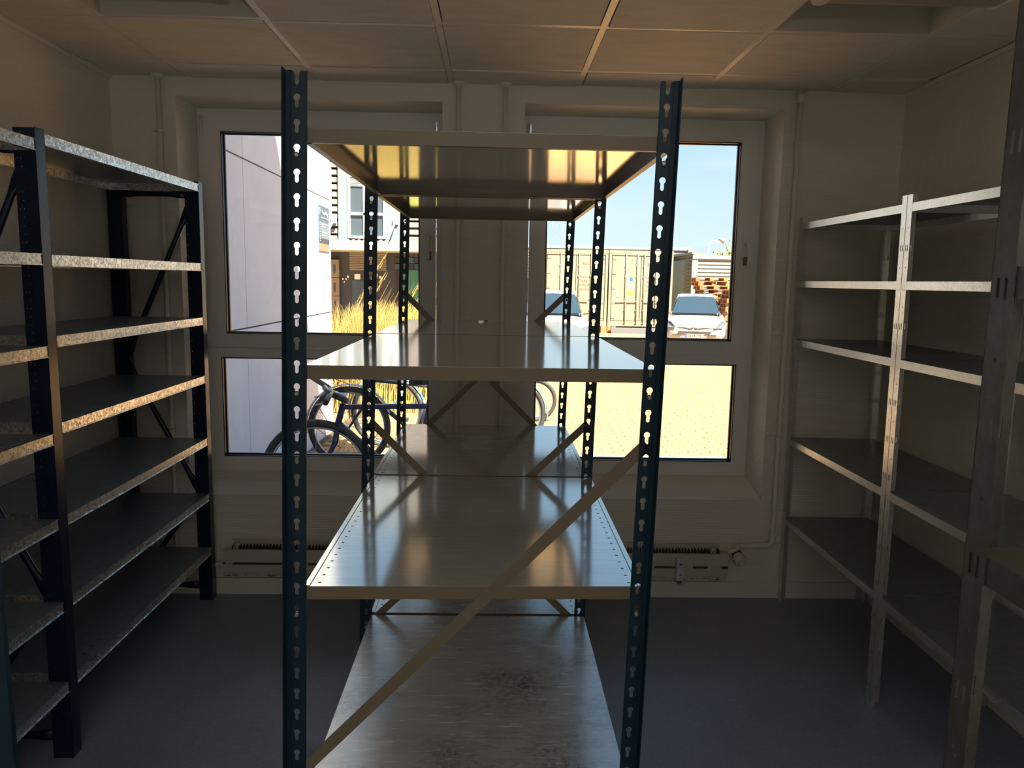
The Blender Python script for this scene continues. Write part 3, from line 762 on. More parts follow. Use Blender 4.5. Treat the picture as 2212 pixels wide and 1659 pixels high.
# ------------------------------------------------------------------ outdoors: own building shell, ground
def gz(y): return .05-.0145*(y-4.6)
struct(MB().use('concrete').box(-3.4, 3.6, -4.4, RB-.3, 2.75, 2.9).box(RL-.2, RR+3, 4.15, 4.16, -1, -.1).box(-2.2, 4.6, RB-.3, 4.15, 2.95, 3.08).box(RR+.2, 4.6, 4.0, 4.15, -.3, 2.95).build('roof_slab'))
struct(MB().use('concrete').box(-1.9, .55, .8, 4.15, 3.08, 6.05).build('wall_upper_storey'))
gnd = struct(MB().add([(-40, 4.16, gz(4.16)), (60, 4.16, gz(4.16)), (60, 120, gz(120)+.8), (-40, 120, gz(120)+.8)], [(0, 1, 2, 3)]).xf(lambda x, y, z: (x, y, gz(y)-.012)).build('ground', 'ground'))
MB().add([(-1.7, 4.3, 0), (9.5, 4.3, 0), (9.5, 17.2, 0), (-1.7, 17.2, 0)], [(0, 1, 2, 3)]).xf(lambda x, y, z: (x, y, gz(y)-.006)).build('joint_bed', 'sand', gnd)
pm = {}
def paver_mesh():
    L, Wd, H, c = .1, .05, .012, .003
    m = MB(); vs = [(-L, -Wd, -H), (L, -Wd, -H), (L, Wd, -H), (-L, Wd, -H), (-L, -Wd, -c), (L, -Wd, -c), (L, Wd, -c), (-L, Wd, -c), (-L+c, -Wd+c, 0), (L-c, -Wd+c, 0), (L-c, Wd-c, 0), (-L+c, Wd-c, 0)]
    fs = [(8, 9, 10, 11)]+[(i, (i+1) % 4, 4+(i+1) % 4, 4+i) for i in range(4)]+[(4+i, 4+(i+1) % 4, 8+(i+1) % 4, 8+i) for i in range(4)]
    return vs, fs
pv, pf = paver_mesh(); sh = MB().add(pv, pf).mesh('paver', mat='paver')
ca, sa = math.cos(-.05), math.sin(-.05); cells = []
for j in range(-5, 130):
    for i in range(-10, 60):
        u = i*.2065+(.103 if j % 2 else 0); v = j*.1062
        x = u*ca-v*sa-1.6+.25; y = u*sa+v*ca+4.9
        if y < 6.95 or y > 17 or x < -1.55 or x > 9.3: continue
        if not (-.36*y < x < .40*y): continue
        cells.append((y, x))
cells.sort(); rest = MB(); n_ind = 0
for y, x in cells:
    z = gz(y)+random.uniform(-.0025, .0025)
    vis = y < 8.6 and -.08*y < x < .33*y
    if vis and n_ind < 300:
        o = inst(sh, 'paver', gnd, (x, y, z), -.05+random.uniform(-.01, .01)); n_ind += 1
    else:
        rest.add([(x+a*ca-b*sa, y+a*sa+b*ca, z+c) for a, b, c in pv], pf)
stuff(rest.build('paving', 'paver', gnd))
MB().box(-1.7, 9.5, 6.55, 6.93, gz(6.8)-.05, gz(6.9)+.012).build('edging_strip', 'kerb', gnd)

# concrete wing wall with sign
ww = struct(MB().use('joint').box(-2.3, -1.732, 4.15, 8.18, -.6, 6.3).build('wall_wing'))
zr = [-.6, 1.245, 2.392, 4.2, 6.3]; yr = [4.15, 5.398, 6.76, 8.185]
for a in range(4):
    for b in range(3):
        MB().box(-1.74, -1.72, yr[b]+(.004 if b else 0), yr[b+1]-.003, zr[a]+.006, zr[a+1]-.006).build('concrete_panel', 'concrete', ww)
MB().box(-2.3, -1.725, 8.18, 8.186, -.6, 6.3).build('concrete_panel', 'concrete', ww)
sg = thing('parking_sign', 'slate blue parking sign on the concrete wall outside', 'sign', (-1.72, 7.86, 1.86))
def signbox(y0, y1, z0, z1, m, d, n): MB().box(-1.72, -1.72+d, y0, y1, z0, z1).build(n, m, sg)
signbox(7.63, 8.09, 1.855, 2.30, 'signblue', .006, 'sign_board')
signbox(7.74, 8.085, 1.985, 2.14, 'signlight', .0075, 'sign_field'); signbox(7.635, 8.085, 1.86, 1.935, 'signsand', .0075, 'sign_field'); signbox(7.635, 8.085, 1.935, 1.985, 'greywall', .0072, 'sign_field')
R_ = (PI/2, 0, PI/2)
text('P', .11, sg, (-1.711, 7.64, 2.235), R_, 'signwhite', .0006); text('Flexparking', .058, sg, (-1.711, 7.75, 2.235), R_, 'signwhite', .0006)
for z, a in ((2.185, .30), (2.125, .32), (2.10, .16), (2.045, .32), (2.02, .2)): signbox(7.75, 7.75+a, z-.006, z+.006, 'signwhite', .0085, 'text_line')
for i in range(9): signbox(7.665, 7.70, 2.13-i*.022, 2.142-i*.022, 'signwhite', .0085, 'text_line')

# ------------------------------------------------------------------ dry grass
gm = MB()
def blade(m, x, y, z, h, lean, w_, ang, seg=3, dr=.25):
    dx, dy = math.cos(ang), math.sin(ang); vs = []
    for i in range(seg+1):
        t = i/seg; ox = lean*(t**1.8); hh = h*(t-.12*t*t*abs(lean)); ww_ = w_*(1-t*.85)
        vs += [(x+ox-dx*ww_/2, y-dy*ww_/2+dr*t*t, z+hh), (x+ox+dx*ww_/2, y+dy*ww_/2+dr*t*t, z+hh)]
    m.add(vs, [(2*i, 2*i+1, 2*i+3, 2*i+2) for i in range(seg)])
for i in range(9500):
    x = random.gauss(-1.55, .48); y = random.uniform(9.25, 10.9)
    if x < -2.6 or x > -.75: continue
    h = random.uniform(.55, 1.38)*(1-.30*max(0, abs(x+1.45)-.35))
    gm.use('straw2' if random.random() < .22 else 'straw')
    blade(gm, x, y, gz(y), h, random.gauss(.22, .22), .014, random.uniform(0, PI), dr=random.uniform(-.2, .2))
for k in range(46):
    x = random.uniform(-2.1, -.95); y = random.uniform(9.3, 10.4); h = random.uniform(1.35, 1.75); ln = random.uniform(.25, .6)
    gm.use('straw'); blade(gm, x, y, gz(y), h, ln, .008, 0, 6, 0)
for x, y, h, ln in ((-2.03, 9.9, 2.05, .62), (-1.9, 9.8, 1.75, .5), (-1.45, 9.6, 1.72, .55), (-1.35, 9.7, 1.66, .6), (-1.28, 9.6, 1.70, .66), (-1.15, 9.9, 1.85, .5), (-1.05, 9.7, 1.62, .5), (-1.0, 9.8, 1.75, .45), (-1.25, 10, 1.8, .6)):
    gm.use('straw'); blade(gm, x, y, gz(y), h, ln, .012, 0, 6, 0)
    tx = x+ln; tz = gz(y)+h*(1-.12*ln)
    for q in range(70):
        t = random.uniform(0, .42); bx_ = tx-t*ln*1.4+random.gauss(0, .012); blade(gm, bx_, y+random.gauss(0, .012), tz-t*h*.72, .09, .05, .009, random.uniform(0, PI), 1, 0)
gr = stuff(gm.build('dry_grass', None, None, (-1.5, 9.9, gz(9.9))))
tag(gr, 'tall dry golden ornamental grass outside behind the parked bicycles', 'grass')

# ------------------------------------------------------------------ bicycles
def wheel(par, x, y, z, R, hubm='alu', tyre=.022, rimc='alu', spokes=28, twist=0.0):
    def cpt(r, a): return (x+r*math.cos(a)*math.cos(twist), y+r*math.cos(a)*math.sin(twist), z+r*math.sin(a))
    o = MB().use('tyre').tube([cpt(R-tyre, 2*PI*i/40) for i in range(40)], tyre, 8, True).build('wheel', None, par)
    MB().tube([cpt(R-2*tyre-.006, 2*PI*i/40) for i in range(40)], .009, 6, True).build('rim', rimc, o)
    s = MB()
    for i in range(spokes):
        a = 2*PI*i/spokes; b = a+(.9 if i % 2 else -.9)
        p = Vector(cpt(R-2*tyre-.008, a)); q = Vector(cpt(.022, b)); q.y += .025 if i % 4 < 2 else -.025
        s.bar(p, q, .0022, .0022)
    stuff(s.build('spokes', 'alu', o))
    MB().tube([(x, y-.05, z), (x, y+.05, z)], .014, 10).build('hub', hubm, o)
    return o
def arc(x, y, z, R, a0, a1, n=16): return [(x+R*math.cos(a0+(a1-a0)*i/n), y, z+R*math.sin(a0+(a1-a0)*i/n)) for i in range(n+1)]
def fender(par, x, y, z, R, a0, a1, m):
    pts = arc(x, y, z, R+.022, a0, a1); mb = MB(); vs = []; n = len(pts)
    for p in pts:
        d = Vector((p[0]-x, 0, p[2]-z)).normalized()
        for dy, dr in ((-.028, -.012), (-.016, 0), (.016, 0), (.028, -.012)): vs.append((p[0]+d.x*dr, y+dy, p[2]+d.z*dr))
    mb.add(vs, [(i*4+j, i*4+j+1, i*4+j+5, i*4+j+4) for i in range(n-1) for j in range(3)], True)
    mb.build('fender', m, par)
def bicycle(label, y, fx, rx, R, frame, fend=None, headtop=(.16, .45), headbot=(.12, .30), seatc=None, bb=None, bars='flat', tube=.016, second=None, seat=True, low=False):
    """all offsets from the front hub; wheels on the sloping yard"""
    g0 = gz(y); z = g0+R; t = thing('bicycle', label, 'bicycle', ((fx+rx)/2, y, g0), 'bicycles parked outside the window')
    wheel(t, fx, y, z, R); wheel(t, rx, y, z, R)
    ht = Vector((fx+headtop[0], y, z+headtop[1])); hb = Vector((fx+headbot[0], y, z+headbot[1]))
    s_ = seatc or (fx+.68, z+.44); sC = Vector((s_[0], y, s_[1])); b_ = bb or (fx+.57, z-.07); B = Vector((b_[0], y, b_[1]))
    RH = Vector((rx, y, z)); m = MB()
    if low: m.tube([ht.lerp(hb, .6), B.lerp(sC, .35)], tube*1.15)
    else: m.tube([ht.lerp(hb, .12), sC], tube)
    m.tube([hb.lerp(ht, .2), B], tube*1.2).tube([B, sC], tube).tube([ht, hb], tube*1.25)
    for dy in (-.03, .03):
        o_ = Vector((0, dy, 0)); m.tube([B+o_*.6, RH+o_*1.6], tube*.55, 8).tube([sC+o_*.4, RH+o_*1.6], tube*.5, 8)
    m.build('frame', frame, t)
    f = MB(); 
    for dy in (-.045, .045): f.tube([hb+Vector((0, dy*.7, -.02)), hb+Vector((-.015, dy, -.10)), Vector((fx, y+dy, z))], [.013, .012, .008], 8)
    f.tube([hb+Vector((0, -.04, -.02)), hb+Vector((0, .04, -.02))], .013, 8).build('fork', second or frame, t)
    up_ = (ht-hb).normalized(); st_ = ht+up_*.05
    MB().tube([ht, st_], .013, 8).tube([st_, st_+Vector((-.075, 0, .022))], .014, 8).build('stem', 'alu', t)
    c = st_+Vector((-.075, 0, .022))
    if bars == 'turned':
        hbp = [c+Vector((.02, -.30, -.015)), c+Vector((.01, -.12, 0)), c, c+Vector((-.05, .12, .01)), c+Vector((-.19, .30, .05))]
        h = MB().tube(hbp, .0125, 8).build('handlebar', 'bikeblack', t)
        MB().tube([hbp[3], hbp[4]], .0175, 10).build('grip', 'grip', h); MB().tube([hbp[1]+Vector((0, -.04, 0)), hbp[0]], .0175, 10).build('grip', 'grip', h)
        MB().tube([hbp[2]+Vector((.10, -.05, -.045)), hbp[2]+Vector((-.02, -.02, 0)), hbp[3]+Vector((-.02, -.02, .005))], .019, 8).build('bar_end', 'bikeblack', h)
        for q in (1, 3):
            MB().tube([hbp[q], hbp[q]+Vector((-.05, 0, -.05)), hbp[q]+Vector((-.09, .01, -.06))], [.012, .008, .005], 6).build('brake_lever', 'alu', h)
        cb = MB()
        cb.tube([hbp[3]+Vector((-.04, 0, -.04)), c+Vector((-.13, .02, -.10)), c+Vector((-.10, 0, -.22)), c+Vector((.04, 0, -.34)), hb], .0022, 5)
        cb.tube([hbp[3], c+Vector((-.10, .1, .05)), c+Vector((-.02, .1, .075)), c+Vector((.1, 0, .05)), ht], .0022, 5)
        cb.tube([hbp[1], c+Vector((-.09, -.05, -.06)), c+Vector((-.02, 0, -.2)), hb+Vector((-.03, 0, 0))], .0022, 5).build('brake_cable', 'bikeblack', t)
    else:
        hbp = [c+Vector((.09, -.30, .05)), c+Vector((.0, -.20, .05)), c+Vector((-.02, 0, 0)), c+Vector((.0, .20, .05)), c+Vector((.09, .30, .05))]
        h = MB().tube(hbp, .0115, 8).build('handlebar', 'alu', t)
        MB().tube([hbp[0], hbp[0].lerp(hbp[1], .8)], .0165, 8).build('grip', 'grip', h); MB().tube([hbp[4], hbp[4].lerp(hbp[3], .8)], .0165, 8).build('grip', 'grip', h)
    sp_ = sC+(sC-B).normalized()*.13
    MB().tube([sC, sp_], .0125, 8).build('seatpost', 'alu', t)
    MB().use('bikeblack').prism([sp_+Vector((-.15, -.02, .0)), sp_+Vector((-.15, .02, .0)), sp_+Vector((.02, .035, .01)), sp_+Vector((.10, .07, .015)), sp_+Vector((.13, .0, .015)), sp_+Vector((.10, -.07, .015)), sp_+Vector((.02, -.035, .01))], (0, 0, .045)).build('saddle', None, t)
    ck = MB().use('alu').tube([B+Vector((0, -.05, 0)), B+Vector((0, .05, 0))], .02, 10).tube([(B.x+.09*math.cos(a), y-.04, B.z+.09*math.sin(a)) for a in [2*PI*i/20 for i in range(20)]], .004, 5, True)
    ck.tube([B+Vector((0, -.055, 0)), B+Vector((.12, -.06, -.11))], .008, 6).tube([B+Vector((0, .055, 0)), B+Vector((-.12, .06, .11))], .008, 6)
    ck.use('bikeblack').box(B.x+.08, B.x+.16, y-.13, y-.06, B.z-.13, B.z-.105).box(B.x-.16, B.x-.08, y+.06, y+.13, B.z+.10, B.z+.125).build('crankset', None, t)
    if fend:
        fender(t, fx, y, z, R, math.radians(20), math.radians(190), fend); fender(t, rx, y, z, R, math.radians(-10), math.radians(170), fend)
    return t
bicycle('dark blue bicycle with curved brown grips parked closest to the window', 4.63, -1.07, -.04, .35, 'bikeblue', None, (.16, .445), (.12, .30), (-.39, .84), (-.50, .335), 'turned', second='bikeblue')
bicycle('black bicycle with grey mudguards behind the dark blue bicycle', 6.35, -1.20, -.13, .345, 'bikeblack', 'fendergrey', (.17, .42), (.13, .27), (-.50, .72), (-.64, .31))
b3 = bicycle('steel blue bicycle with teal mudguards behind the black bicycle', 7.2, -1.0, .15, .345, 'bikesteel', 'biketeal', (.2, .44), (.15, .27), (-.42, .75), (-.5, .28))
MB().box(-1.0+.16, -1.0+.21, 7.16, 7.17, gz(7.2)+.40, gz(7.2)+.46).build('reflector', 'orange', b3)
bicycle('small-wheeled bicycle standing farthest out behind the other bicycles', 8.8, -.40, .48, .25, 'bikesteel', None, (.13, .46), (.09, .26), (.12, .60), (.02, .12), low=True)
bs = thing('bike_stand', 'low tubular steel bicycle stand under the front wheels', 'bike stand', (-.95, 5.4, gz(5.4)))
for x in (-1.28, -.98, -.70):
    MB().tube([(x, 5.05, gz(5)+.02), (x, 5.10, gz(5)+.24), (x+.02, 5.22, gz(5)+.28), (x+.22, 5.22, gz(5)+.28), (x+.24, 5.10, gz(5)+.24), (x+.24, 5.05, gz(5)+.02)], .011, 8).build('hoop', 'fendergrey', bs)
MB().tube([(-1.35, 5.05, gz(5)+.02), (-.3, 5.05, gz(5)+.02)], .013, 8).build('rail', 'fendergrey', bs); MB().tube([(-1.35, 5.7, gz(5.7)+.02), (-.3, 5.7, gz(5.7)+.02)], .013, 8).build('rail', 'fendergrey', bs)
for x in (-1.3, -.35): MB().tube([(x, 5.05, gz(5)+.02), (x, 5.7, gz(5.7)+.02)], .013, 8).build('rail', 'fendergrey', bs)

# ------------------------------------------------------------------ cars
def turn_car(t, X0, Y0, a):
    t.rotation_euler = (0, 0, -a); t.location = (X0+1.9*math.sin(a), Y0+1.9*math.cos(a), t.location.z)
def car(label, X0, Y0, Wd, H, hood, chev, plate):
    g0 = gz(Y0); t = thing('car', label, 'car', (X0, Y0+1.9, g0), 'white cars parked outside')
    st = [  # y, half width, bottom, shoulder z, top z, top half width
        (0.00, .60*Wd, .30, .48, .55, .52*Wd), (.06, .80*Wd, .22, .56, .68, .66*Wd), (.22, .94*Wd, .20, .64, .76, .74*Wd), (.60, 1.0*Wd, .20, .72, hood-.06, .80*Wd),
        (1.05, 1.0*Wd, .20, .80, hood, .82*Wd), (2.2, 1.0*Wd, .20, .84, hood+.03, .84*Wd), (3.4, .99*Wd, .20, .86, hood+.05, .80*Wd), (3.85, .90*Wd, .26, .86, hood+.04, .70*Wd), (3.95, .78*Wd, .34, .8, hood-.02, .6*Wd)]
    vs = []; n = 12
    for y, hw, zb, zs, zt, tw in st:
        ring = [(-hw*.9, zb), (-hw, zb+.12), (-hw, zs-.1), (-hw*.985, zs), (-tw, zt-.02), (-tw*.45, zt), (tw*.45, zt), (tw, zt-.02), (hw*.985, zs), (hw, zs-.1), (hw, zb+.12), (hw*.9, zb)]
        vs += [(X0+a, Y0+y, g0+b) for a, b in ring]
    fs = [(i*n+j, i*n+(j+1) % n, (i+1)*n+(j+1) % n, (i+1)*n+j) for i in range(len(st)-1) for j in range(n)]
    fs += [tuple(range(n))[::-1], tuple((len(st)-1)*n+j for j in range(n))]
    b = MB().use('white').add(vs, fs, True).build('body', None, t)
    sm = b.modifiers.new('s', 'SUBSURF'); sm.levels = 2; sm.render_levels = 2
    # greenhouse
    zb = hood-.02; gs = [(.98, .78*Wd, zb, .70*Wd, zb+.01), (1.75, .79*Wd, zb, .60*Wd, H-.05), (2.1, .8*Wd, zb, .62*Wd, H), (3.1, .79*Wd, zb, .60*Wd, H-.03), (3.45, .77*Wd, zb, .58*Wd, H-.09), (3.86, .74*Wd, zb, .62*Wd, zb+.06)]
    vs = []
    for y, bw_, z0, tw, z1 in gs: vs += [(X0-bw_, Y0+y, g0+z0), (X0-tw, Y0+y, g0+z1-.02), (X0-tw*.8, Y0+y, g0+z1), (X0+tw*.8, Y0+y, g0+z1), (X0+tw, Y0+y, g0+z1-.02), (X0+bw_, Y0+y, g0+z0)]
    n = 6; fs = [(i*n+j, i*n+(j+1) % n, (i+1)*n+(j+1) % n, (i+1)*n+j) for i in range(len(gs)-1) for j in range(n)]
    fs += [tuple(range(n))[::-1], tuple((len(gs)-1)*n+j for j in range(n))]
    r = MB().use('white').add(vs, fs, True).build('roof', None, t)
    def P(y, x, z): return Vector((X0+x, Y0+y, g0+z))
    o_ = .018
    # windscreen just proud of the shell
    wsp = [P(.93, -.76*Wd, zb+.035), P(.90, 0, zb+.03), P(.93, .76*Wd, zb+.035), P(1.66, .60*Wd, H-.105), P(1.64, 0, H-.085), P(1.66, -.60*Wd, H-.105)]
    MB().add([p+Vector((0, -o_, o_)) for p in wsp], [(0, 1, 4, 5), (1, 2, 3, 4)], True).build('windscreen', 'carglass', t)
    for s in (-1, 1):
        MB().add([P(1.10, s*.805*Wd, zb+.03), P(2.2, s*.825*Wd, zb+.03), P(2.2, s*.665*Wd, H-.10), P(1.80, s*.655*Wd, H-.12)], [(0, 1, 2, 3)]).build('side_window', 'carglass', t)
        MB().add([P(2.25, s*.825*Wd, zb+.03), P(3.2, s*.81*Wd, zb+.03), P(3.05, s*.645*Wd, H-.12), P(2.25, s*.665*Wd, H-.10)], [(0, 1, 2, 3)]).build('side_window', 'carglass', t)
        mm = MB().use('white'); c = P(1.25, s*(Wd+.09), hood+.03)
        mm.tube([c+Vector((0, -.06, 0)), c+Vector((0, -.03, 0)), c+Vector((0, .04, 0)), c+Vector((0, .07, 0))], [.04, .085, .085, .05], 10).use('grille').bar(c, P(1.25, s*.82*Wd, hood), .04, .03).build('mirror', None, t)
        hl = [P(.03, s*.62*Wd, .60), P(.13, s*.86*Wd, .60), P(.33, s*.955*Wd, .73), P(.30, s*.90*Wd, .79), P(.16, s*.76*Wd, .76), P(.05, s*.60*Wd, .645)]
        MB().prism([p+Vector((0, -.045, -.02)) for p in hl], (0, .03, .01)).build('headlamp', 'headlamp', t)
        for yy in (.78, 3.2):
            wl_ = MB().use('tyre').tube([P(yy, s*(Wd-.20), .31), P(yy, s*(Wd+.005), .31)], .31, 22).use('alu').tube([P(yy, s*(Wd-.01), .31), P(yy, s*(Wd+.012), .31)], .2, 16)
            wl_.build('wheel', None, t)
        MB().box(X0+s*.55*Wd-.12, X0+s*.55*Wd+.12, Y0-.03, Y0+.08, g0+.385, g0+.40).build('lamp_slit', 'grille', t)
    if chev:
        for s in (-1, 1):
            MB().bar(P(-.02, s*.015, .665), P(-.02, s*.11, .605), .02, .028).bar(P(-.02, s*.11, .607), P(.03, s*.53*Wd, .60), .02, .028).build('grille_bar', 'contgrey', t)
            MB().bar(P(-.025, s*.015, .635), P(-.025, s*.085, .59), .02, .018).build('grille_bar', 'chrome', t)
        MB().box(X0-.50*Wd, X0+.50*Wd, Y0-.035, Y0+.05, g0+.455, g0+.485).build('air_intake', 'grille', t)
    else:
        MB().box(X0-.40*Wd, X0+.40*Wd, Y0-.035, Y0+.05, g0+.56, g0+.60).build('air_intake', 'contgrey', t)
        MB().box(X0-.3, X0+.13, Y0-.036, Y0+.05, g0+.62, g0+.70).build('grille', 'grille', t)
    if plate:
        p = MB().use('plate').box(X0-.26, X0+.26, Y0-.055, Y0-.04, g0+.315, g0+.425).use('platered').box(X0-.265, X0-.26, Y0-.056, Y0-.04, g0+.31, g0+.43).box(X0+.26, X0+.265, Y0-.056, Y0-.04, g0+.31, g0+.43).use('eublue').box(X0-.258, X0-.205, Y0-.0565, Y0-.05, g0+.318, g0+.422).build('number_plate', None, t)
        text('CS 14 775', .095, p, (X0-.195, Y0-.058, g0+.37), (PI/2, 0, 0), 'ink', .001, sx=.95)
        MB().tube([P(1.45, -.20, H-.30), P(1.45, -.20, H-.36), P(1.45, -.20, H-.42), P(1.45, -.20, H-.46)], [.008, .03, .045, .03], 8).build('air_freshener', 'yellow', t)
    return t
cB = car('white hatchback parked in front of the pallet stacks, number plate showing', 5.55, 21.3, .87, 1.50, .93, True, True)
cA = car('white car parked in front of the left container, dark windscreen', 1.24, 16.6, .86, 1.52, .99, False, False)
MB().box(1.03, 1.16, 16.555, 16.565, gz(16.6)+.64, gz(16.6)+.68).build('badge', 'platered', cA)

turn_car(cB, 5.55, 21.3, .255); turn_car(cA, 1.24, 16.6, .075)

# ------------------------------------------------------------------ shipping containers
def container(label, xc, y=29.6):
    zb = -.06; H = 2.88; hw = 1.219; t = thing('shipping_container', label, 'container', (xc, y+3, zb), 'cream shipping containers')
    m = MB().use('container').box(xc-hw+.05, xc+hw-.05, y+.08, y+6, zb+.1, zb+H-.05)
    m.build('body', None, t)
    fr = MB().use('container').box(xc-hw, xc-hw+.09, y, y+.15, zb, zb+H).box(xc+hw-.09, xc+hw, y, y+.15, zb, zb+H).box(xc-hw+.09, xc+hw-.09, y, y+.15, zb+H-.19, zb+H).box(xc-hw+.09, xc+hw-.09, y, y+.15, zb, zb+.20)
    f = fr.build('end_frame', None, t)
    for s in (-1, 1):
        for z in (zb, zb+H-.12):
            MB().use('container').box(xc+s*(hw-.085)-.09, xc+s*(hw-.085)+.09, y-.012, y+.1, z, z+.12).use('contdark').box(xc+s*(hw-.085)-.02, xc+s*(hw-.085)+.02, y-.014, y, z+.035, z+.085).build('corner_casting', None, t)
        a, b = (xc-hw+.12, xc-.012) if s < 0 else (xc+.012, xc+hw-.12)
        d = MB().use('container').box(a, b, y+.02, y+.06, zb+.22, zb+H-.21).use('contdark').box(a, b, y+.055, y+.062, zb+.205, zb+.222).box(a, b, y+.055, y+.062, zb+H-.212, zb+H-.195).build('door', None, t)
        xs = (-.58, -.14) if s < 0 else (.12, .58)
        for k, xo in enumerate(xs):
            MB().tube([(xc+xo, y-.02, zb+.10), (xc+xo, y-.02, zb+H-.10)], .02, 8).build('locking_bar', 'contgrey', d)
            for z in (.12, .62, 1.05, 1.9, 2.3, H-.14): MB().box(xc+xo-.035, xc+xo+.035, y-.03, y+.02, zb+z-.02, zb+z+.02).build('bar_bracket', 'contgrey', d)
            sg_ = -1 if s < 0 else 1
            MB().bar((xc+xo, y-.035, zb+.97), (xc+xo+sg_*(-.36 if s < 0 else .36)*(1 if s > 0 else -1), y-.035, zb+.96), .02, .035).build('bar_handle', 'contgrey', d)
        for i in range(5):
            z = zb+.35+i*.555; xh = xc+s*(hw-.19)
            MB().use('contgrey').box(xh-.07, xh+.07, y+.005, y+.03, z-.045, z+.045).use('contdark').box(xh-.06, xh+.06, y+.002, y+.005, z-.008, z+.008).build('hinge', None, d)
        if s < 0:
            MB().box(xc-.95, xc-.80, y+.012, y+.03, zb+1.10, zb+1.32).build('vent_plate', 'contgrey', d)
            MB().box(xc-.42, xc-.31, y+.014, y+.03, zb+1.74, zb+1.87).build('label_plate', 'eublue', d)
            MB().box(xc-.50, xc-.26, y+.014, y+.03, zb+1.19, zb+1.36).build('label_plate', 'yellow', d)
            MB().box(xc-.50, xc-.26, y+.014, y+.03, zb+1.45, zb+1.62).build('label_plate', 'plate', d)
        else:
            text('BDIU 5', .15, d, (xc+.24, y+.012, zb+2.36), (PI/2, 0, 0), 'contdark', .002)
            for i, s_ in enumerate(('MAX GR', 'TARE', 'PAYLOAD', 'CU CAP')): text(s_, .13, d, (xc+.14, y+.012, zb+1.86-.155*i), (PI/2, 0, 0), 'contdark', .002)
    for i in range(6): MB().bar((xc-.95+i*.10, y-.004, zb+H-.12), (xc-.89+i*.10, y-.004, zb+H-.07), .01, .03).build('hazard_stripe', 'contdark', t)
    return t
container('left cream shipping container behind the white car', 5.55-2.49)
cb = container('right cream shipping container with steel beam at its foot', 5.55)
for xc in (3.06, 5.55):
    for s in (-1, 1):
        o = MB().box(xc+s*1.12-.11, xc+s*1.12+.11, 29.5, 29.9, gz(29.6)-.02, -.06).build('foot_block', 'rust', None, (xc+s*1.12, 29.7, gz(29.6)))
        tag(o, 'rusty red block under the %s corner of the %s cream container' % ('left' if s < 0 else 'right', 'left' if xc < 4 else 'right'), 'block', 'rusty blocks under the containers')
tag(MB().box(4.42, 6.42, 29.2, 29.38, gz(29.3)-.02, -.10).box(4.42, 4.60, 29.2, 29.38, -.10, -.02).build('steel_beam', 'cladgrey', None, (5.4, 29.3, gz(29.3))), 'dark grey steel beam lying in front of right container', 'beam')

# ------------------------------------------------------------------ ribbed cladding
def ribs(m, p0, p1, z0, z1, pitch, depth, out):
    """horizontal trapezoid ribs between plan points p0,p1; out = outward normal (2D)"""
    prof = []; z = z0
    while z < z1-1e-4:
        e = min(z+pitch, z1)
        prof += [(z, depth), (min(z+pitch*.58, z1), depth), (min(z+pitch*.70, z1), 0), (min(z+pitch*.92, z1), 0)]
        z = e
    prof.append((z1, depth))
    vs = []
    for zz, d in prof: vs += [(p0[0]+out[0]*d, p0[1]+out[1]*d, zz), (p1[0]+out[0]*d, p1[1]+out[1]*d, zz)]
    m.add(vs, [(2*i, 2*i+1, 2*i+3, 2*i+2) for i in range(len(prof)-1)])
hall = thing('warehouse', 'low grey ribbed warehouse behind the containers with pale striped wing', 'building', (8, 33, gz(32)))
m = MB().use('cladgrey'); ribs(m, (-3, 36), (9.0, 36), -.4, 3.12, .145, .04, (0, -1)); m.box(-3, 9.0, 36.02, 44, -.4, 3.12).build('long_wall', None, hall)
MB().use('clad').box(-3, 9.08, 35.9, 44, 3.12, 3.25).use('contgrey').box(8.86, 9.06, 35.82, 35.98, 2.4, 3.2).build('roof_edge', None, hall)
m = MB().use('moss'); ribs(m, (8.05, 36), (7.62, 30.02), -.4, 2.75, .145, .04, (-1, 0)); m.build('mossy_wall', None, hall)
m = MB().use('clad'); ribs(m, (7.78, 30), (14.5, 30), -.4, 2.56, .145, .04, (0, -1)); m.box(7.7, 14.5, 30.02, 36, -.4, 2.56).build('striped_wall', None, hall)
MB().use('clad').box(7.58, 7.80, 29.93, 30.03, -.4, 2.70).box(7.58, 14.5, 29.90, 30.03, 2.56, 2.70).build('corner_trim', None, hall)
MB().use('contgrey').prism([(7.62, 30.2, 2.74), (9.4, 30.2, 2.52), (9.4, 30.2, 2.57), (7.62, 30.2, 2.83)], (0, 5.6, 0)).build('lean_to_roof', None, hall)
MB().tube([(9.06, 35.9, 3.1), (9.06, 35.8, 2.5), (9.0, 35.6, 2.4)], .07, 8).build('downpipe', 'contgrey', hall)

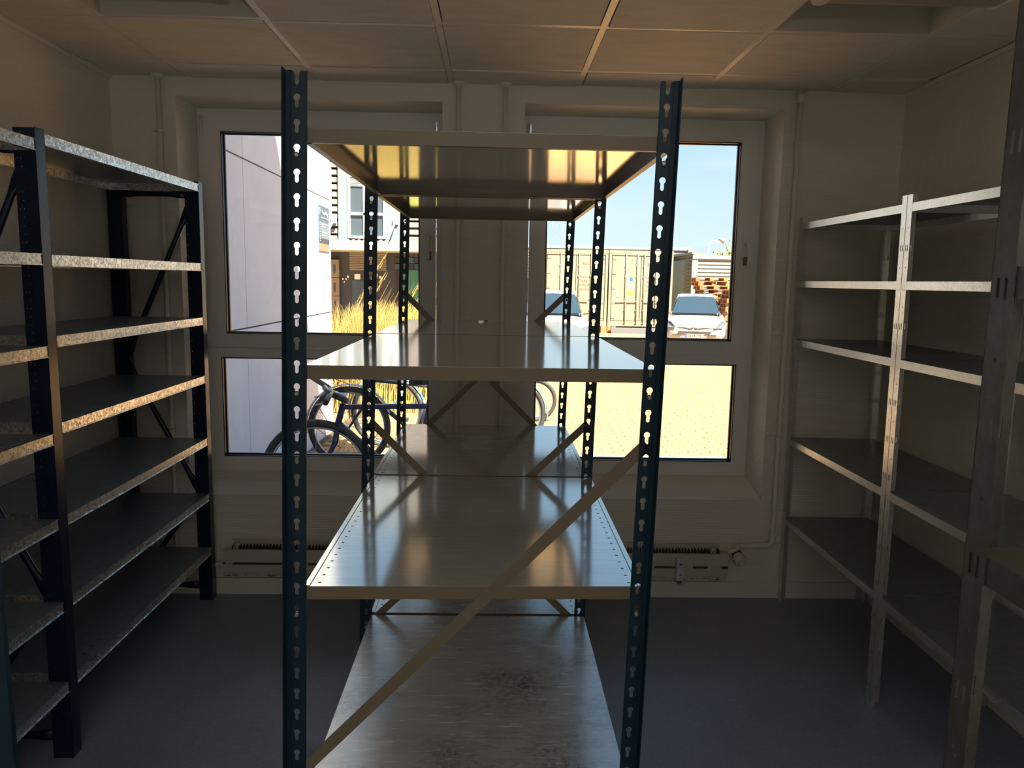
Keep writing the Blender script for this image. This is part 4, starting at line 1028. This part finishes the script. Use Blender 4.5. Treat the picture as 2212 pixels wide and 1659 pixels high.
# ------------------------------------------------------------------ pallets
def pallet(L, Wd, mt):
    m = MB().use(mt)
    for i in range(5): m.box(-L/2, L/2, -Wd/2+i*(Wd-.12)/4, -Wd/2+i*(Wd-.12)/4+.11, .118, .140)
    for x in (-L/2, -.07, L/2-.14):
        for y in (-Wd/2, -.05, Wd/2-.1): m.box(x, x+.14, y, y+.1, .022, .096)
        m.box(x, x+.14, -Wd/2, Wd/2, .096, .118)
    for y in (-Wd/2, -.05, Wd/2-.1): m.box(-L/2, L/2, y, y+.1, 0, .022)
    return m.mesh('pallet')
pms = {k: pallet(1.1, .8, k) for k in ('pallet', 'palletblue', 'palletgrey')}
def stack(xc, yc, kinds, jit, where):
    z = gz(yc)
    ords = ['topmost', 'second from top', 'third from top', 'fourth from top', 'fifth from top', 'sixth from top', 'seventh from top', 'eighth from top', 'ninth from top', 'tenth from top', 'eleventh from top', 'twelfth from top', 'third from the ground', 'second from the ground', 'lowest']
    n_ = len(kinds)
    for i, k in enumerate(kinds):
        j = n_-1-i; od = ords[j] if (j < 12 and i > 2) else ('lowest', 'second from the ground', 'third from the ground')[i]
        o = bpy.data.objects.new('pallet', pms[k]); COL.objects.link(o)
        o.location = (xc+random.uniform(-jit, jit), yc+random.uniform(-.05, .05), z); o.rotation_euler = (0, 0, random.uniform(-.12, .12))
        z += .1405
        nm = {'pallet': 'orange wooden', 'palletblue': 'blue painted', 'palletgrey': 'grey weathered'}[k]
        tag(o, '%s pallet, %s in the %s' % (nm, od, where), 'pallet', 'pallets in the %s' % where)
P_, B_, G_ = 'pallet', 'palletblue', 'palletgrey'
stack(7.55, 27, [G_, P_, G_, G_, B_, G_, P_, B_, B_, P_, P_, P_, P_, P_, P_], .10, 'tall stack against the striped wall')
stack(7.95, 25, [P_, P_, G_, P_, G_, P_, P_, P_, P_, P_, P_, P_], .07, 'nearer stack right of the white hatchback')

# ------------------------------------------------------------------ street lamp, tree
sl = thing('street_lamp', 'curved grey street lamp rising behind the warehouse roof', 'lamp', (12.25, 45, gz(45)))
zt = 4.15; MB().tube([(12.25, 45, -.5), (12.25, 45, zt-.5), (12.32, 45, zt-.22), (12.5, 45, zt-.05), (12.75, 45, zt), (12.95, 45, zt)], .038, 8).build('pole', 'lampgrey', sl)
MB().tube([(12.85, 45, zt+.02), (12.95, 45, zt+.05), (13.05, 45, zt), (13.2, 45, zt-.1)], [.06, .09, .13, .16], 12).build('lamp_head', 'plate', sl)
tr_ = thing('tree', 'loose olive green tree rising beyond the striped warehouse wall', 'tree', (15.9, 50, gz(50)))
tk = MB().tube([(15.9, 50, -1), (15.9, 50, 2.2), (15.7, 50, 3.4)], [.2, .15, .06], 8)
for a in range(9):
    b = random.uniform(-1, 1); tk.tube([(15.9, 50, 2.0), (15.9+b*1.0, 50+random.uniform(-.8, .8), 2.9), (15.9+b*1.9, 50+random.uniform(-1, 1), 3.3+random.uniform(0, 1.1))], [.07, .05, .02], 5)
tk.build('trunk', 'bark', tr_)
lf = MB()
for i in range(3000):
    x = random.gauss(0, .95); z_ = random.gauss(0, .55)
    c = Vector((15.9+x, 50+random.gauss(0, .7), 3.35-.12*(x-.6)**2+z_*.9))
    u = Vector((random.gauss(0, 1), random.gauss(0, 1), random.gauss(0, 1))).normalized()*.10; v_ = u.orthogonal().normalized()*.055
    lf.add([c-u, c+v_, c+u, c-v_], [(0, 1, 2, 3)])
stuff(lf.build('foliage', 'leaf', tr_))

# ------------------------------------------------------------------ building beyond the grass
bd = thing('workshop_building', 'two-storey workshop building with canopy and green mural beyond the grass', 'building', (-3, 21, gz(19)))
Y9 = 19.0; g9 = gz(19)
MB().use('greywall').box(-7, -.2, Y9+.1, 26, g9-.2, 2.6).use('cladgrey').box(-7, -.2, Y9+.1, 26, 2.6, 6.5).build('wall', None, bd)
def clad(x0, x1, z0, z1, mt='cladpink', y=Y9+.1, pitch=.145*1.19):
    m = MB().use(mt); ribs(m, (x0, y), (x1, y), z0, z1, pitch, .05, (0, -1)); m.build('cladding_sheet', None, bd)
clad(-6.5, -3.80, 2.5, 6.4); clad(-2.22, -.2, 2.5, 6.4)
MB().box(-3.80, -3.57, Y9-.02, Y9+.1, 2.5, 6.4).build('wall_panel', 'panelblue', bd); MB().box(-2.66, -2.22, Y9-.02, Y9+.1, 2.5, 6.4).build('wall_panel', 'panelblue', bd)
MB().box(-3.57, -2.66, Y9, Y9+.1, 4.05, 6.4).build('wall_panel', 'panelblue', bd)
def bwin(x0, x1, z0, z1, mid=None, mx_=None, y=Y9):
    w_ = .06; m = MB().use('bead').box(x0, x0+w_, y-.05, y+.03, z0, z1).box(x1-w_, x1, y-.05, y+.03, z0, z1).box(x0+w_, x1-w_, y-.05, y+.03, z0, z0+w_).box(x0+w_, x1-w_, y-.05, y+.03, z1-w_, z1)
    if mid: m.box(x0+w_, x1-w_, y-.05, y+.03, mid-.03, mid+.03)
    if mx_: m.box(mx_-.04, mx_+.04, y-.05, y+.03, z0+w_, z1-w_)
    f = m.build('window_frame', None, bd); MB().box(x0+w_, x1-w_, y, y+.02, z0+w_, z1-w_).build('window_pane', 'darkglass', f); return f
bwin(-3.57, -2.66, 2.55, 4.05, 3.13, -3.16); bwin(-4.3, -3.96, 3.0, 4.2)
for k in range(6): MB().box(-3.5, -2.72, Y9-.03, Y9-.01, 3.78+.035*k, 3.795+.035*k).build('blind_slat', 'bead', bd)
cr_ = MB().use('roofsheet'); n = 48; vs = []
for i in range(n*4+1):
    x = -6.5+i*6.3/(n*4); zz = .03 if (i % 4) in (1, 2) else 0
    vs += [(x, Y9-.05, 2.50+zz), (x, Y9-1.1, 2.26+zz)]
cr_.add(vs, [(2*i, 2*i+1, 2*i+3, 2*i+2) for i in range(n*4)]); cp = cr_.build('canopy_roof', None, bd)
MB().tube([(-6.5, Y9-1.15, 2.24), (-.2, Y9-1.15, 2.24)], .055, 8).build('gutter', 'gutter', bd)
for x in (-3.9, -2.42):
    MB().bar((x, Y9-.05, 2.98), (x-.12, Y9-.95, 2.34), .03, .04).build('canopy_strut', 'bead', bd); MB().box(x-.06, x+.06, Y9-.08, Y9, 2.9, 3.04).build('strut_bracket', 'bead', bd)
for i in range(5):
    z = g9+i*.44; d = MB().use('creamdoor').box(-5.2, -3.80, Y9-.03, Y9+.1, z+.006, z+.434).build('door_section', None, bd)
    MB().box(-3.93, -3.88, Y9-.036, Y9-.03, z+.10, z+.32).build('door_light', 'darkglass', d)
for x0, x1 in ((-3.55, -3.0), (-2.98, -2.66)):
    for k in range(12): MB().box(x0, x1, Y9+.03, Y9+.095, 1.79+k*.042, 1.79+k*.042+.032).build('shutter_slat', 'shutter', bd)
for x0, x1, z0, z1 in ((-3.44, -3.30, 1.57, 1.70), (-2.95, -2.88, 1.63, 1.72), (-2.84, -2.79, 1.60, 1.66), (-2.79, -2.75, 1.55, 1.61), (-3.62, -3.58, 1.60, 1.66), (-3.74, -3.71, 1.55, 1.59), (-3.66, -3.63, 1.55, 1.59), (-3.70, -3.68, 1.48, 1.52)):
    MB().box(x0, x1, Y9+.07, Y9+.1, z0, z1).build('white_square', 'bead', bd)
MB().use('darkglass').box(-3.5, -2.9, Y9+.06, Y9+.1, g9, 1.55).build('entrance_door', None, bd)
for i in range(8):
    for j in range(3): MB().box(-2.45+i*.16, -2.31+i*.16, Y9+.0, Y9+.1, 1.83+j*.15, 1.96+j*.15).build('glass_block', 'greywall' if (i+j) % 3 else 'darkglass', bd)
MB().box(-2.22, -.25, Y9-.3, Y9-.25, g9, 1.81).build('mural_board', 'green', bd)
MB().prism([(-2.05, Y9-.31, .9), (-1.75, Y9-.31, .9), (-1.80, Y9-.31, 1.25)], (0, .008, 0)).build('mural_triangle', 'greenpale', bd)
MB().prism([(-2.22, Y9-.315, g9), (-.25, Y9-.315, g9), (-.25, Y9-.315, .70), (-1.2, Y9-.315, .72), (-1.8, Y9-.315, .86), (-2.22, Y9-.315, .95)], (0, .008, 0)).build('mural_hill', 'greenlight', bd)
